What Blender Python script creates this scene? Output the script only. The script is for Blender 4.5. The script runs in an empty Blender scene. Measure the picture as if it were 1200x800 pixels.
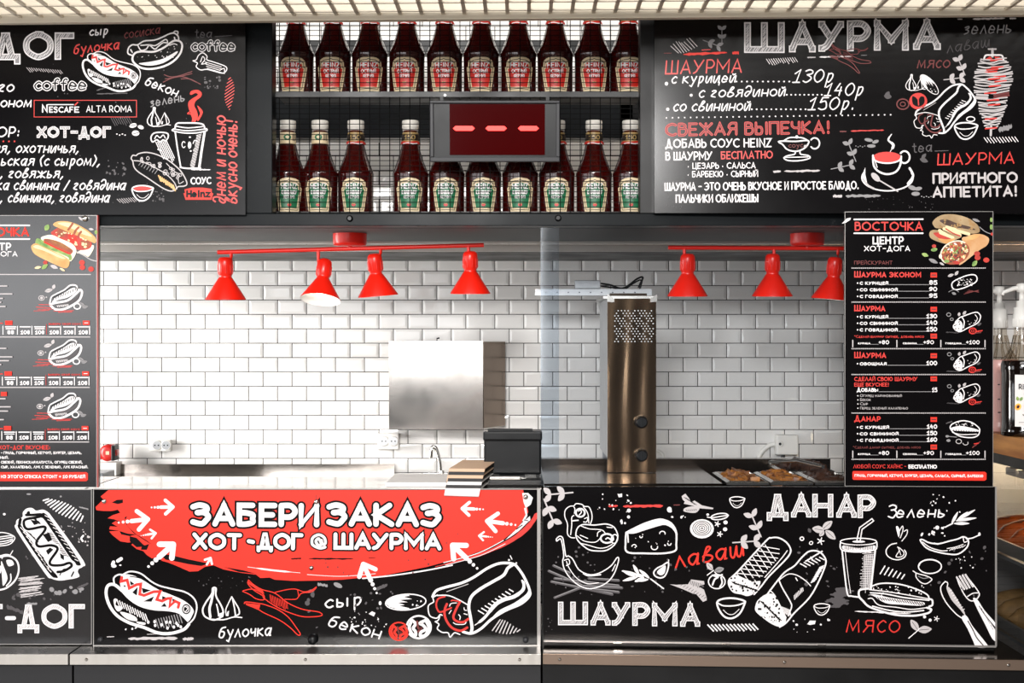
import bpy, bmesh, math, random
from mathutils import Vector, Matrix
from mathutils.geometry import tessellate_polygon
random.seed(7)
C = bpy.context.scene.collection
SC = bpy.context.scene
EYE, FPX, VX, VY = 1.6, 1636.0, 612.0, 400.0

# ------------------------------------------------------------------ camera, world, lights, exposure
cam = bpy.data.cameras.new('camera'); camo = bpy.data.objects.new('camera', cam); C.objects.link(camo)
camo.location = (0, 0, EYE); camo.rotation_euler = (math.pi/2, 0, 0)
cam.lens = FPX/1200*36; cam.sensor_width = 36; cam.shift_x = -0.01; cam.clip_start = 0.05
SC.camera = camo
vs = SC.view_settings; vs.view_transform = 'Standard'; vs.look = 'None'; vs.gamma = 1; vs.exposure = 0.0
vs.use_curve_mapping = False
W = bpy.data.worlds.new('world'); SC.world = W; W.use_nodes = True
W.node_tree.nodes['Background'].inputs[0].default_value = (0.93, 0.95, 1.0, 1)
W.node_tree.nodes['Background'].inputs[1].default_value = 0.13
def area(name, loc, aim, sx, sy, power, col=(1, 1, 1)):
    l = bpy.data.lights.new(name, 'AREA'); l.shape = 'RECTANGLE'; l.size = sx; l.size_y = sy; l.energy = power; l.color = col
    o = bpy.data.objects.new(name, l); C.objects.link(o); o.location = loc
    o.rotation_euler = (Vector(aim)-Vector(loc)).to_track_quat('-Z', 'Y').to_euler()
    return o
area('shop_front_window_light', (-3.9, -4.0, 1.98), (-3.9, 3.6, 1.9), 6.4, 1.45, 130, (0.97, 0.98, 1.0))
area('shop_side_window_light', (-4.7, 1.2, 1.55), (-0.2, 3.6, 1.3), 2.6, 2.0, 62, (0.97, 0.98, 1.0))
area('front_fill_light', (-0.6, -3.0, 3.0), (0.3, 4.6, 1.4), 1.4, 0.55, 375, (1.0, 0.98, 0.96))  # added unseen fill for wall and boards, kept out of their mirror reflections
area('kitchen_window_light', (-2.5, 3.95, 1.55), (0.1, 4.8, 1.42), 0.6, 0.9, 48, (1.0, 0.99, 0.97))
area('shop_ceiling_light', (0.2, 1.2, 3.15), (0.2, 3.0, 1.2), 3.8, 0.9, 58, (1.0, 0.97, 0.93))
area('kitchen_ceiling_light', (0.0, 4.45, 2.95), (0.0, 4.6, 1.9), 2.2, 0.15, 4, (1.0, 0.9, 0.78))
area('bakery_lamp', (1.55, 4.25, 2.05), (1.5, 4.6, 1.4), 0.25, 0.25, 11, (1.0, 0.6, 0.3))

# ------------------------------------------------------------------ helpers
def lin(h):
    h = h.lstrip('#'); v = [int(h[i:i+2], 16)/255 for i in (0, 2, 4)]
    return tuple(((c+0.055)/1.055)**2.4 if c > 0.04045 else c/12.92 for c in v)+(1,)
MAT = {}
def mat(name, h, rough=0.5, metal=0.0, spec=0.5, emit=0.0, noise=0.0, nscale=8.0, stretch=(1, 1, 1), rvar=0.0, bump=0.0, coat=0.0, dark=None):
    if name in MAT: return MAT[name]
    m = bpy.data.materials.new(name); m.use_nodes = True; nt = m.node_tree; b = nt.nodes['Principled BSDF']
    b.inputs['Base Color'].default_value = lin(h); b.inputs['Roughness'].default_value = rough
    b.inputs['Metallic'].default_value = metal; b.inputs['Specular IOR Level'].default_value = spec
    b.inputs['Coat Weight'].default_value = coat; b.inputs['Coat Roughness'].default_value = 0.05
    if emit: b.inputs['Emission Color'].default_value = lin(h); b.inputs['Emission Strength'].default_value = emit
    if noise or rvar or bump:
        tc = nt.nodes.new('ShaderNodeTexCoord'); mp = nt.nodes.new('ShaderNodeMapping'); n = nt.nodes.new('ShaderNodeTexNoise')
        mp.inputs['Scale'].default_value = stretch; n.inputs['Scale'].default_value = nscale; n.inputs['Detail'].default_value = 6
        nt.links.new(tc.outputs['Object'], mp.inputs[0]); nt.links.new(mp.outputs[0], n.inputs['Vector'])
        if noise:
            r = nt.nodes.new('ShaderNodeMix'); r.data_type = 'RGBA'
            cr = nt.nodes.new('ShaderNodeMapRange'); cr.inputs[1].default_value = 0.35; cr.inputs[2].default_value = 0.65
            nt.links.new(n.outputs['Fac'], cr.inputs[0]); nt.links.new(cr.outputs[0], r.inputs[0])
            c = lin(h); d = lin(dark) if dark else tuple(x*(1-noise) for x in c[:3])+(1,)
            r.inputs[6].default_value = c; r.inputs[7].default_value = d
            nt.links.new(r.outputs[2], b.inputs['Base Color'])
        if rvar:
            mr = nt.nodes.new('ShaderNodeMapRange'); mr.inputs[3].default_value = max(0.02, rough-rvar); mr.inputs[4].default_value = rough+rvar
            mr.inputs[1].default_value = 0.3; mr.inputs[2].default_value = 0.7
            nt.links.new(n.outputs['Fac'], mr.inputs[0]); nt.links.new(mr.outputs[0], b.inputs['Roughness'])
        if bump:
            bp = nt.nodes.new('ShaderNodeBump'); bp.inputs['Strength'].default_value = bump; bp.inputs['Distance'].default_value = 0.004
            nt.links.new(n.outputs['Fac'], bp.inputs['Height']); nt.links.new(bp.outputs[0], b.inputs['Normal'])
    MAT[name] = m; return m
mat('board_black', '#070506', 0.17, spec=0.22, rvar=0.03, nscale=3)
mat('board_hazed', '#120f11', 0.22, spec=0.9, rvar=0.04, nscale=3)  # lighter, shinier copy of board_black, carries the reflected window haze on the left
mat('print_white', '#f4eeee', 0.45); mat('print_red', '#d8281e', 0.42); mat('print_scarlet', '#ee2f1e', 0.42, spec=.3)
mat('print_grey', '#8d8a8b', 0.5); mat('print_dim', '#4b4648', 0.5); mat('print_maroon', '#6b1a18', 0.5)
mat('print_black', '#080607', 0.3, spec=.15); mat('print_silver', '#c3bcbc', 0.5)
mat('bun', '#e6b777', 0.5, noise=.25, nscale=30, dark='#cf9350'); mat('crust', '#f3d9a8', 0.5); mat('crumb', '#f7ead0', .5)
mat('sausage', '#a8502c', 0.5, noise=.3, nscale=40); mat('lettuce', '#9fb765', 0.5, noise=.3, nscale=60, dark='#5f8a3e')
mat('tomato', '#c93222', 0.45, noise=.3, nscale=50); mat('pita', '#b59a72', .5, noise=.3, nscale=25, dark='#94764d'); mat('wrap', '#c98f56', .5, noise=.3, nscale=20, dark='#d9b48a')
mat('steel', '#b9b6b2', 0.3, 1.0, rvar=0.08, nscale=5, stretch=(1, 1, 30)); mat('steel_worn', '#e2dbd3', 0.12, 1.0, noise=.25, nscale=6, rvar=.05, dark='#9a928c')
mat('steel_dark', '#7d6f63', 0.16, 1.0, rvar=.05, nscale=2.2); mat('steel_brown', '#8f755c', 0.15, 1.0, rvar=.05, nscale=2.2)
mat('steel_bright', '#d6d2cc', 0.2, 1.0); mat('galvanised', '#b4b6b8', 0.45, 0.7, noise=.12, nscale=20)
mat('aluminium', '#c9c4bd', 0.38, 0.5, rvar=.08, nscale=6, stretch=(20, 1, 1)); mat('frame_slate', '#15181a', 0.3, spec=.06, rvar=.05, nscale=6)
mat('frame_black', '#0b0b0c', 0.4, spec=.3, rvar=.1, nscale=6); mat('wire_black', '#040404', 0.6, spec=.05)
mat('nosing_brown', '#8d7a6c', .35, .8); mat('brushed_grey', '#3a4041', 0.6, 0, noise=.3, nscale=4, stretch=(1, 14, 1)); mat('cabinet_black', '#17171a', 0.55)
mat('cream_paint', '#d9cdb8', 0.5, noise=.05, nscale=10); mat('lamp_red', '#f0200f', 0.32, spec=.5); mat('lamp_white', '#ffffff', 0.4)
mat('lamp_glow', '#fff1da', 0.4, emit=9.0); mat('tile', '#f1efec', 0.1, spec=.5, noise=.04, nscale=5); mat('grout', '#2c2420', 0.9)
mat('ketchup', '#3c0604', 0.14, spec=.5, coat=.4); mat('cap_white', '#efe9df', 0.4); mat('label_cream', '#e8d3ac', .45)
mat('label_red', '#c81f12', .45); mat('label_green', '#0e6a42', .45); mat('label_gold', '#a98c58', .4); mat('label_dark', '#24180f', .5)
mat('plastic_black', '#0d0e10', 0.36, spec=.25, rvar=.06, nscale=12); mat('plastic_grey', '#2c2c2f', .4, spec=.3); mat('led_panel', '#3c0203', 0.12, spec=.06)
mat('led_red', '#ff1c10', .4, emit=2.4); mat('plastic_white', '#e9e7e2', .4); mat('red_plastic', '#b3160f', .35); mat('amber', '#ff9a3c', .4, emit=.8)
mat('wood', '#c98a45', .5, noise=.3, nscale=3, stretch=(1, 1, 12), dark='#9c5f28'); mat('floor_mat', '#8f877f', .4, noise=.15, nscale=3)
mat('ceiling_mat', '#25221f', .9, noise=.2, nscale=3); mat('slate_board', '#30353a', .6, noise=.35, nscale=9, stretch=(.4, 1, 2))
mat('meat', '#b8762e', .45, noise=.5, nscale=45, dark='#5f2c10', bump=.4); mat('meat_dark', '#4a2a18', .45, noise=.5, nscale=45, bump=.4)
mat('syrup', '#120b09', .08, spec=.6, coat=.5); mat('syrup_pink', '#d9a7a0', .3); mat('glaze', '#4e1c0c', .15, noise=.5, nscale=25, dark='#7d3a14', coat=.5)
mat('paper_beige', '#d9b79a', .7); mat('paper_white', '#efecea', .7); mat('paper_black', '#1d1a1b', .6); mat('pita_tan', '#a8814f', .6, noise=.4, nscale=20)
mat('acrylic_edge', '#b8403a', .3); mat('rail_light', '#a9a5a2', .35, .6)
def glass_mat(name, tint, amt, rough=0.02):
    m = bpy.data.materials.new(name); m.use_nodes = True; nt = m.node_tree; nt.nodes.clear()
    o = nt.nodes.new('ShaderNodeOutputMaterial'); tr = nt.nodes.new('ShaderNodeBsdfTransparent'); g = nt.nodes.new('ShaderNodeBsdfGlossy')
    fr = nt.nodes.new('ShaderNodeFresnel'); fr.inputs[0].default_value = 1.45; mx = nt.nodes.new('ShaderNodeMixShader')
    tr.inputs[0].default_value = tint; g.inputs['Roughness'].default_value = rough
    ad = nt.nodes.new('ShaderNodeMath'); ad.operation = 'ADD'; ad.inputs[1].default_value = amt; ad.use_clamp = True
    ge = nt.nodes.new('ShaderNodeNewGeometry'); iv = nt.nodes.new('ShaderNodeMath'); iv.operation = 'SUBTRACT'; iv.inputs[0].default_value = 1
    nt.links.new(ge.outputs['Backfacing'], iv.inputs[1]); mu = nt.nodes.new('ShaderNodeMath'); mu.operation = 'MULTIPLY'
    nt.links.new(fr.outputs[0], ad.inputs[0]); nt.links.new(ad.outputs[0], mu.inputs[0]); nt.links.new(iv.outputs[0], mu.inputs[1]); nt.links.new(mu.outputs[0], mx.inputs[0]); nt.links.new(tr.outputs[0], mx.inputs[1]); nt.links.new(g.outputs[0], mx.inputs[2])
    nt.links.new(mx.outputs[0], o.inputs[0]); MAT[name] = m
glass_mat('glass_clear', (.9, .91, .92, 1), 0.0); glass_mat('glass_reflection', (.86, .9, .94, 1), .07, .05); glass_mat('bottle_clear', (.86, .82, .76, 1), .08, .08)

def P(px, py, Y): return Vector(((px-VX)/FPX*Y, Y, EYE-(py-VY)/FPX*Y))
def Xp(px, Y): return (px-VX)/FPX*Y
def Zp(py, Y): return EYE-(py-VY)/FPX*Y
PL0 = (3.6, 0.0); PLR = (3.603, -0.0566)
def hit(px, py, pl, off=0.0):
    Y = (pl[0]-off)/(1-pl[1]*(px-VX)/FPX); return P(px, py, Y)
def wloc(o):
    v = Vector((0, 0, 0))
    while o: v += o.location; o = o.parent
    return v
def tag(o, label=None, cat=None, group=None, kind=None):
    if label: o['label'] = label
    if cat: o['category'] = cat
    if group: o['group'] = group
    if kind: o['kind'] = kind
    return o
def thing(name, loc, label, cat, group=None):
    o = bpy.data.objects.new(name, None); C.objects.link(o); o.location = loc; o.empty_display_size = .05
    return tag(o, label, cat, group)
class MB:
    def __init__(s): s.v = []; s.f = []; s.m = []; s.mats = []; s.sm = []
    def mi(s, m):
        if m not in s.mats: s.mats.append(m)
        return s.mats.index(m)
    def add(s, vs, fs, m, smooth=False):
        n = len(s.v); s.v += [tuple(v) for v in vs]; k = s.mi(m)
        for f in fs: s.f.append([n+i for i in f]); s.m.append(k); s.sm.append(smooth)
    def box(s, x0, x1, y0, y1, z0, z1, m, bev=0.0):
        if bev > 0:
            bm = bmesh.new(); bmesh.ops.create_cube(bm, size=1)
            for v in bm.verts: v.co = ((x0+x1)/2+v.co.x*(x1-x0), (y0+y1)/2+v.co.y*(y1-y0), (z0+z1)/2+v.co.z*(z1-z0))
            bmesh.ops.bevel(bm, geom=bm.edges[:], offset=bev, segments=2, affect='EDGES', profile=.6)
            bm.verts.index_update(); s.add([v.co for v in bm.verts], [[v.index for v in f.verts] for f in bm.faces], m, False); bm.free(); return
        s.hexa([(x0, y0, z0), (x1, y0, z0), (x1, y0, z1), (x0, y0, z1), (x0, y1, z0), (x1, y1, z0), (x1, y1, z1), (x0, y1, z1)], m)
    def hexa(s, c, m): s.add(c, [(0, 1, 2, 3), (5, 4, 7, 6), (4, 0, 3, 7), (1, 5, 6, 2), (3, 2, 6, 7), (4, 5, 1, 0)], m)
    def tube(s, pts, r, m, n=8, cap=True):
        pts = [Vector(p) for p in pts]; rings = []; rr = r if isinstance(r, (list, tuple)) else [r]*len(pts)
        up = Vector((0, 0, 1))
        for i, p in enumerate(pts):
            t = (pts[min(i+1, len(pts)-1)]-pts[max(i-1, 0)]).normalized()
            a = t.cross(up if abs(t.dot(up)) < .95 else Vector((1, 0, 0))).normalized(); b = t.cross(a)
            rings.append([p+(a*math.cos(2*math.pi*k/n)+b*math.sin(2*math.pi*k/n))*rr[i] for k in range(n)])
        vs = [v for g in rings for v in g]; fs = []
        for i in range(len(pts)-1):
            for k in range(n): fs.append((i*n+k, i*n+(k+1) % n, (i+1)*n+(k+1) % n, (i+1)*n+k))
        s.add(vs, fs, m, True)
        if cap: s.add(rings[0], [list(range(n))[::-1]], m); s.add(rings[-1], [list(range(n))], m)
    def lathe(s, prof, m, c=(0, 0, 0), n=28, axis=None, cap=True, smooth=True):
        c = Vector(c); q = axis if axis else Matrix.Identity(3); vs = []; fs = []
        for r, z in prof:
            for k in range(n):
                a = 2*math.pi*k/n; vs.append(c+q @ Vector((r*math.cos(a), r*math.sin(a), z)))
        for i in range(len(prof)-1):
            for k in range(n): fs.append((i*n+k, i*n+(k+1) % n, (i+1)*n+(k+1) % n, (i+1)*n+k))
        s.add(vs, fs, m, smooth)
        if cap:
            s.add(vs[:n], [list(range(n))[::-1]], m); s.add(vs[-n:], [list(range(n))], m)
    def done(s, name, parent=None, label=None):
        me = bpy.data.meshes.new(name); off = wloc(parent) if parent else Vector((0, 0, 0))
        me.from_pydata([Vector(v)-off for v in s.v], [], s.f)
        for m in s.mats: me.materials.append(MAT[m])
        me.polygons.foreach_set('material_index', s.m); me.polygons.foreach_set('use_smooth', s.sm); me.update()
        o = bpy.data.objects.new(name, me); C.objects.link(o)
        if parent: o.parent = parent
        if label: o['label'] = label
        return o
def solo(o, base=None):
    """give a one-mesh thing its origin at the base of its own box"""
    cs = [v.co for v in o.data.vertices]
    b = Vector(((min(c.x for c in cs)+max(c.x for c in cs))/2, (min(c.y for c in cs)+max(c.y for c in cs))/2, min(c.z for c in cs)))
    for v in o.data.vertices: v.co -= b
    o.location = b; return o
AXY = Matrix.Rotation(math.pi/2, 3, 'X')   # lathe axis z -> -y (towards the camera)
def catmull(p, closed=False, n=5):
    m = len(p)
    if m < 3: return list(p)
    out = []
    rng = range(m) if closed else range(m-1)
    for i in rng:
        p0 = p[(i-1) % m] if closed or i > 0 else p[0]; p1 = p[i]; p2 = p[(i+1) % m]
        p3 = p[(i+2) % m] if closed or i+2 < m else p[-1]
        for k in range(n):
            t = k/n
            out.append(tuple(0.5*((2*p1[j])+(-p0[j]+p2[j])*t+(2*p0[j]-5*p1[j]+4*p2[j]-p3[j])*t*t+(-p0[j]+3*p1[j]-3*p2[j]+p3[j])*t**3) for j in (0, 1)))
    if not closed: out.append(tuple(p[-1]))
    return out
def pts(s):
    if isinstance(s, str): return [tuple(float(c) for c in q.split(',')) for q in s.split()]
    return [tuple(q) for q in s]

# ------------------------------------------------------------------ chalk alphabet (x,y pairs in base 36, baseline y=4, cap height y=e)
GL = {}
for ln in '''А 8 04 4e 84;27 67|Б 7 6e 0e 04;~04 34 65 67 69 3a 0a|В 6 04 0e;~0e 3e 5d 5b 3a 0a;~0a 4a 69 66 44 04|Г 6 04 0e 6e|Д 9 02 04 94 92;24 4e 5e 74
Е 6 6e 0e 04 64;09 59|Ж 10 5e 54;0e 59 04;ae 59 a4|З 7 ~0d 3e 6d 6b 3a 2a;~2a 5a 78 66 44 05|И 7 0e 04 7e 74|Й 7 0e 04 7e 74;~2g 4f 5g|К 7 0e 04;6e 09 74|Л 8 04 4e 84
М 10 04 0e 57 ae a4|Н 7 04 0e;7e 74;09 79|О 10 @5e 1c 09 16 54 96 a9 9c|П 7 04 0e 7e 74|Р 6 04 0e;~0e 4e 6c 6a 48 08|С 8 ~8d 5e 1c 09 16 54 85|Т 8 0e 8e;4e 44
У 8 0e 48;~8e 48 25 04|Х 8 0e 84;8e 04|Ц 8 0e 04 74 84 82;7e 74|Ч 6 ~0e 0b 29 69;6e 64|Ш 10 0e 04 a4 ae;5e 54|Щ 11 0e 04 a4 b4 b2;5e 54;ae a4|Ъ 8 0e 2e 24;~24 64 75 77 69 29|Ы 9 0e 04;~04 44 56 58 4a 0a;9e 94|Ь 6 0e 04;~04 44 66 68 4a 0a
Э 8 ~0d 3e 7c 89 76 34 05;39 89|Ю 12 0e 04;09 39;@7e 4c 39 46 74 a6 b9 ac|Я 7 74 7e;~7e 3e 1c 1a 39 79;39 04|H 7 04 0e;7e 74;09 79|E 6 6e 0e 04 64;09 59|I 2 1e 14|N 7 04 0e 74 7e|Z 7 0e 7e 04 74
1 6 0b 4e 34;04 64|3 6 ~0d 3e 6d 6b 2a;~2a 68 66 34 05|4 7 3e 08 68;5b 54|5 6 6e 1e 0a;~0a 4b 68 65 34 05|0 8 @4e 1c 09 16 44 76 89 7c|8 6 @3e 0c 3a 6c;@3a 07 34 67
а 6 ~6a 3b 09 06 24 46 6a;6b 54 64|б 6 ~6e 2d 09 05 34 56 59 2a 09|в 6 ~08 5d 3e 19 05 34 66 58 19|г 5 ~0a 2b 4a 17 05 44|д 6 ~59 29 06 24 46 6a 5e 2f 0d|е 6 ~08 57 59 2b 08 05 24 55
ж 10 ~0b 57 04;~ab 57 a4;5b 54|з 5 ~0a 3b 4a 18;~18 47 35 04|и 6 ~0b 05 24 49 6b;6b 64|й 6 ~0b 05 24 49 6b;6b 64;~2d 3c 5d|к 6 0b 04;5b 08 64|л 6 04 3b 64|м 8 04 1b 45 7b 84|н 6 0b 04;6b 64;07 67
о 6 @3b 09 06 34 66 69|п 6 04 0b 6b 64|р 6 1b 10;~1a 3b 5a 57 34 15|с 5 ~5a 3b 08 15 34 55|т 6 0b 6b;3b 34|у 6 0b 36;6b 20 01|х 6 0b 64;6b 04|ц 7 ~0b 05 24 5b;6b 64 74 71|ч 5 ~0b 09 17 48;5b 54
ш 9 ~0b 05 24 4b;~4b 45 64 8b;8b 84|ы 8 0b 04;~04 34 46 37 08;7b 74|ь 5 0b 04;~04 34 56 37 08|ю 9 0b 04;07 37;@6b 39 36 64 96 99|я 6 6b 64;~6b 2b 1a 28 68;38 04
c 5 ~5a 3b 08 15 34 55|o 6 @3b 09 06 34 66 69|e 6 ~08 57 59 2b 08 05 24 55|f 5 ~5d 4e 2c 24;0a 4a|t 4 ~2e 25 44;0b 4b|a 6 ~6a 3b 09 06 24 46 6a;6b 54 64
2 6 ~0c 2e 5d 5b 04;04 64|6 6 ~6d 2c 06 34 66 68 39 07|7 6 0e 6e 24|9 6 ~05 46 6c 3e 0c 0a 39 6b|+ 6 09 69;36 3c|* 4 1b 3e;3b 1e|S 7 ~6d 3e 0c 2a 59 67 54 24 05|C 8 ~8d 5e 1c 09 16 54 85|A 8 04 4e 84;27 67|F 6 0e 04;0e 6e;09 59|L 6 0e 04 64|T 8 0e 8e;4e 44|R 7 04 0e;~0e 4e 6c 6a 48 08;38 74|O 10 @5e 1c 09 16 54 96 a9 9c|M 10 04 0e 57 ae a4|B 6 04 0e;~0e 3e 5d 5b 3a 0a;~0a 4a 69 66 44 04|i 2 14 1b;1d 1e|n 6 04 0b;~09 3b 5a 64|z 6 0b 6b 04 64|l 2 14 1e|r 4 04 0b;~09 2b 4b|m 9 04 0b;~09 3b 4a 44;~49 7b 8a 84|Ф 10 5e 54;@5d 1c 09 17 56 97 a9 9c|э 6 ~0a 3b 57 35 04;17 47
. 2 14 15|, 3 25 02|- 5 09 59|: 2 15 16;19 1a|! 2 1e 18;14 15|/ 5 03 5e|( 3 ~3f 0a 33|) 3 ~0f 3a 03|• 3 17 18|@ 11 ~a5 64 16 09 1c 5e 9c a8 87 7a;@5b 39 56 77'''.replace('\n', '|').split('|'):
    ch, w, st = ln.split(' ', 2)
    GL[ch] = (int(w), [(q[0] if q[0] in '~@' else '', [(int(a[0], 36), int(a[1], 36)-4) for a in q.lstrip('~@').split()]) for q in st.split(';')])
def lay(s, x0, y0, x1, y1, h, shear=0.0, gap=3):
    """strokes of a text line from (x0,y0) to (x1,y1), y down, cap height h"""
    tot = 0; run = []
    for ch in s:
        if ch == ' ': tot += 5; continue
        g = GL[ch]; run.append((tot, g)); tot += g[0]+gap
    tot -= gap
    L = math.hypot(x1-x0, y1-y0); ux, uy = (x1-x0)/L, (y1-y0)/L; kx = L/tot; ky = h/10; out = []
    for ox, g in run:
        for fl, p in g[1]:
            q = []
            for x, y in p:
                a = (ox+x)*kx+shear*y*ky; b = y*ky
                q.append((x0+a*ux+b*uy, y0+a*uy-b*ux))
            out.append((fl, q))
    return out
class D:
    """one printed drawing or block of lettering on a board; every coordinate is a place on that board"""
    n = 0
    def __init__(s, bd, o=(0, 0), k=1.0, z=0.0006, fn=None, rot=0, flip=1, auto=None):
        s.auto = auto
        s.bd = bd; s.ox, s.oy = o; s.k = k; s.z = z; s.i = 0; s.mb = MB(); s.fn = fn; s.st = 9e-5 if fn else 1.2e-5; s.ca = math.cos(math.radians(rot)); s.sa = math.sin(math.radians(rot)); s.fl = flip
    def pt(s, p, z):
        if s.fn: return s.fn(p[0], p[1], z)
        u, v = p[0]*s.fl/s.k, p[1]/s.k
        return hit(s.ox+u*s.ca-v*s.sa, s.oy+u*s.sa+v*s.ca, s.bd.pl, s.bd.off+z)
    def nz(s): s.i += .25; return s.z+s.i*s.st
    def lz(s): s.i += 1; return s.z+s.i*s.st
    def ribbon(s, p, w, m, closed, z, capped=True, nzf=True):
        p = [p[0]]+[b for a, b in zip(p, p[1:]) if abs(a[0]-b[0])+abs(a[1]-b[1]) > 1e-6]
        n = len(p)
        if n < 2: return
        L = []; R = []
        ws = w if isinstance(w, list) else None
        for i in range(n):
            if closed: a, b = p[i-1], p[(i+1) % n]
            else: a, b = p[max(i-1, 0)], p[min(i+1, n-1)]
            d1 = (p[i][0]-a[0], p[i][1]-a[1]); d2 = (b[0]-p[i][0], b[1]-p[i][1])
            l1 = math.hypot(*d1) or 1; l2 = math.hypot(*d2) or 1
            if a == p[i]: d1, l1 = d2, l2
            if b == p[i]: d2, l2 = d1, l1
            n1 = (-d1[1]/l1, d1[0]/l1); n2 = (-d2[1]/l2, d2[0]/l2)
            mx, my = n1[0]+n2[0], n1[1]+n2[1]; ml = math.hypot(mx, my) or 1e-6; mx /= ml; my /= ml
            c = max(.5, mx*n1[0]+my*n1[1]); hw = (ws[min(len(ws)-1, int(i/(n-1)*(len(ws)-1)+.5))] if ws else w)/2/c
            L.append((p[i][0]+mx*hw, p[i][1]+my*hw)); R.append((p[i][0]-mx*hw, p[i][1]-my*hw))
        z = max(z, s.nz()) if nzf else z
        vs = [s.pt(q, z) for q in L]+[s.pt(q, z) for q in R]
        fs = [(i, i+1, n+i+1, n+i) for i in range(n-1)]
        if closed: fs.append((n-1, 0, n, 2*n-1))
        s.mb.add(vs, fs, m)
        if capped and not closed and not ws:
            for q in (p[0], p[-1]): s.disc(q[0], q[1], w/2, w/2, m, z)
    def disc(s, x, y, rx, ry, m, z, ang=0.0, n=10):
        ca, sa = math.cos(ang), math.sin(ang); z = max(z, s.nz())
        vs = [s.pt((x+rx*math.cos(2*math.pi*k/n)*ca-ry*math.sin(2*math.pi*k/n)*sa, y+rx*math.cos(2*math.pi*k/n)*sa+ry*math.sin(2*math.pi*k/n)*ca), z) for k in range(n)]
        s.mb.add(vs, [list(range(n))], m)
    def s(self, p, w=2.0, m='print_white', c=False, sm=True):
        p = pts(p)
        if sm: p = catmull(p, c)
        self.ribbon(p, w, m, c, self.lz()); return self
    def f(s, p, m='print_white', sm=False):
        p = pts(p)
        if sm: p = catmull(p, True, 4)
        z = s.lz(); tr = tessellate_polygon([[Vector((a, b, 0)) for a, b in p]])
        s.mb.add([s.pt(q, z) for q in p], [list(t) for t in tr], m); return s
    def e(s, x, y, rx, ry=None, m='print_white', a=0, n=20): s.disc(x, y, rx, ry or rx, m, s.lz(), math.radians(a), n); return s
    def ring(s, x, y, rx, ry, w, m='print_white', a=0, a0=0, a1=360):
        ca, sa = math.cos(math.radians(a)), math.sin(math.radians(a)); q = []
        N = 28
        for k in range(N+1 if a1-a0 < 360 else N):
            t = math.radians(a0+(a1-a0)*k/N); u, v = rx*math.cos(t), ry*math.sin(t); q.append((x+u*ca-v*sa, y+u*sa+v*ca))
        s.ribbon(q, w, m, a1-a0 >= 360, s.lz()); return s
    def h(s, x0, y0, x1, y1, n, dx, dy, w, m='print_white', j=0.15):
        z = s.lz()
        for i in range(n):
            t = i/max(1, n-1); x = x0+(x1-x0)*t; y = y0+(y1-y0)*t; r = 1+random.uniform(-j, j)
            s.ribbon([(x, y), (x+dx*r, y+dy*r)], w, m, False, z, False)
        return s
    def dots(s, x0, y0, x1, y1, n, r, m='print_white', seed=1):
        rg = random.Random(seed); z = s.lz()
        for i in range(n):
            q = r*rg.uniform(.35, 1.1); s.disc(rg.uniform(x0, x1), rg.uniform(y0, y1), q, q*rg.uniform(.5, 1), m, z, rg.uniform(0, 3), 7)
        return s
    def line(s, x0, y0, x1, y1, w, m='print_white', seed=1):
        """a torn brush stroke"""
        rg = random.Random(seed); n = 16; a = []; b = []
        for i in range(n+1):
            t = i/n; x = x0+(x1-x0)*t; y = y0+(y1-y0)*t; e = 1 if 0 < i < n else .2
            a.append((x, y-w*.5*rg.uniform(.4, 1)*e)); b.append((x, y+w*.5*rg.uniform(.5, 1.2)*e))
        s.f(a+b[::-1], m); return s
    def t(s, txt, x0, y0, x1, y1, h, w, m='print_white', shear=0.0, under=None, uw=0, gap=3):
        st = lay(txt, x0, y0, x1, y1, h, shear, gap)
        for mm, ww in ([(under, uw)] if under else [])+[(m, w)]:
            z = s.lz()
            for fl, p in st:
                q = catmull(p, fl == '@') if fl else p
                s.ribbon(q, ww, mm, fl == '@', z); 
                if not fl:
                    for c in q[1:-1]: s.disc(c[0], c[1], ww/2, ww/2, mm, z)
        return s.cut()
    def chalk(s, txt, x0, y0, x1, h, w, y1=None, fill='print_grey', gap=4, light='print_white'):
        """sketched capitals: pale outline, grey core, diagonal hatching"""
        y1 = y0 if y1 is None else y1
        st = lay(txt, x0+w/2, y0-w/2, x1-w/2, y1-w/2, h-w, 0, gap)
        for mm, ww in ((light, w), (fill, w*.62)):
            z = s.lz()
            for fl, p in st:
                q = catmull(p, fl == '@') if fl else p
                s.ribbon(q, ww, mm, fl == '@', z, False)
                for c in (q if not fl else [q[0], q[-1]]):
                    r = ww/2; z = s.nz(); s.mb.add([s.pt((c[0]+a*r, c[1]+b*r), z) for a, b in ((-1, -1), (1, -1), (1, 1), (-1, 1))], [(0, 1, 2, 3)], mm)
        z = s.lz(); cnt = 0
        for fl, p in st:
            q = catmull(p, fl == '@') if fl else p
            if fl == '@': q = q+[q[0]]
            for a, b in zip(q, q[1:]):
                L = math.hypot(b[0]-a[0], b[1]-a[1]); n = max(1, int(L/(w*.36)))
                for i in range(n):
                    t = (i+random.random()*.6)/n; x = a[0]+(b[0]-a[0])*t; y = a[1]+(b[1]-a[1])*t; r = w*.27; cnt += 1
                    s.ribbon([(x-r*.7, y+r), (x+r*.7, y-r)], w*.09, light, False, z+(cnt % 9)*3e-6, False, False)
        s.i += 3; return s
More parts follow.
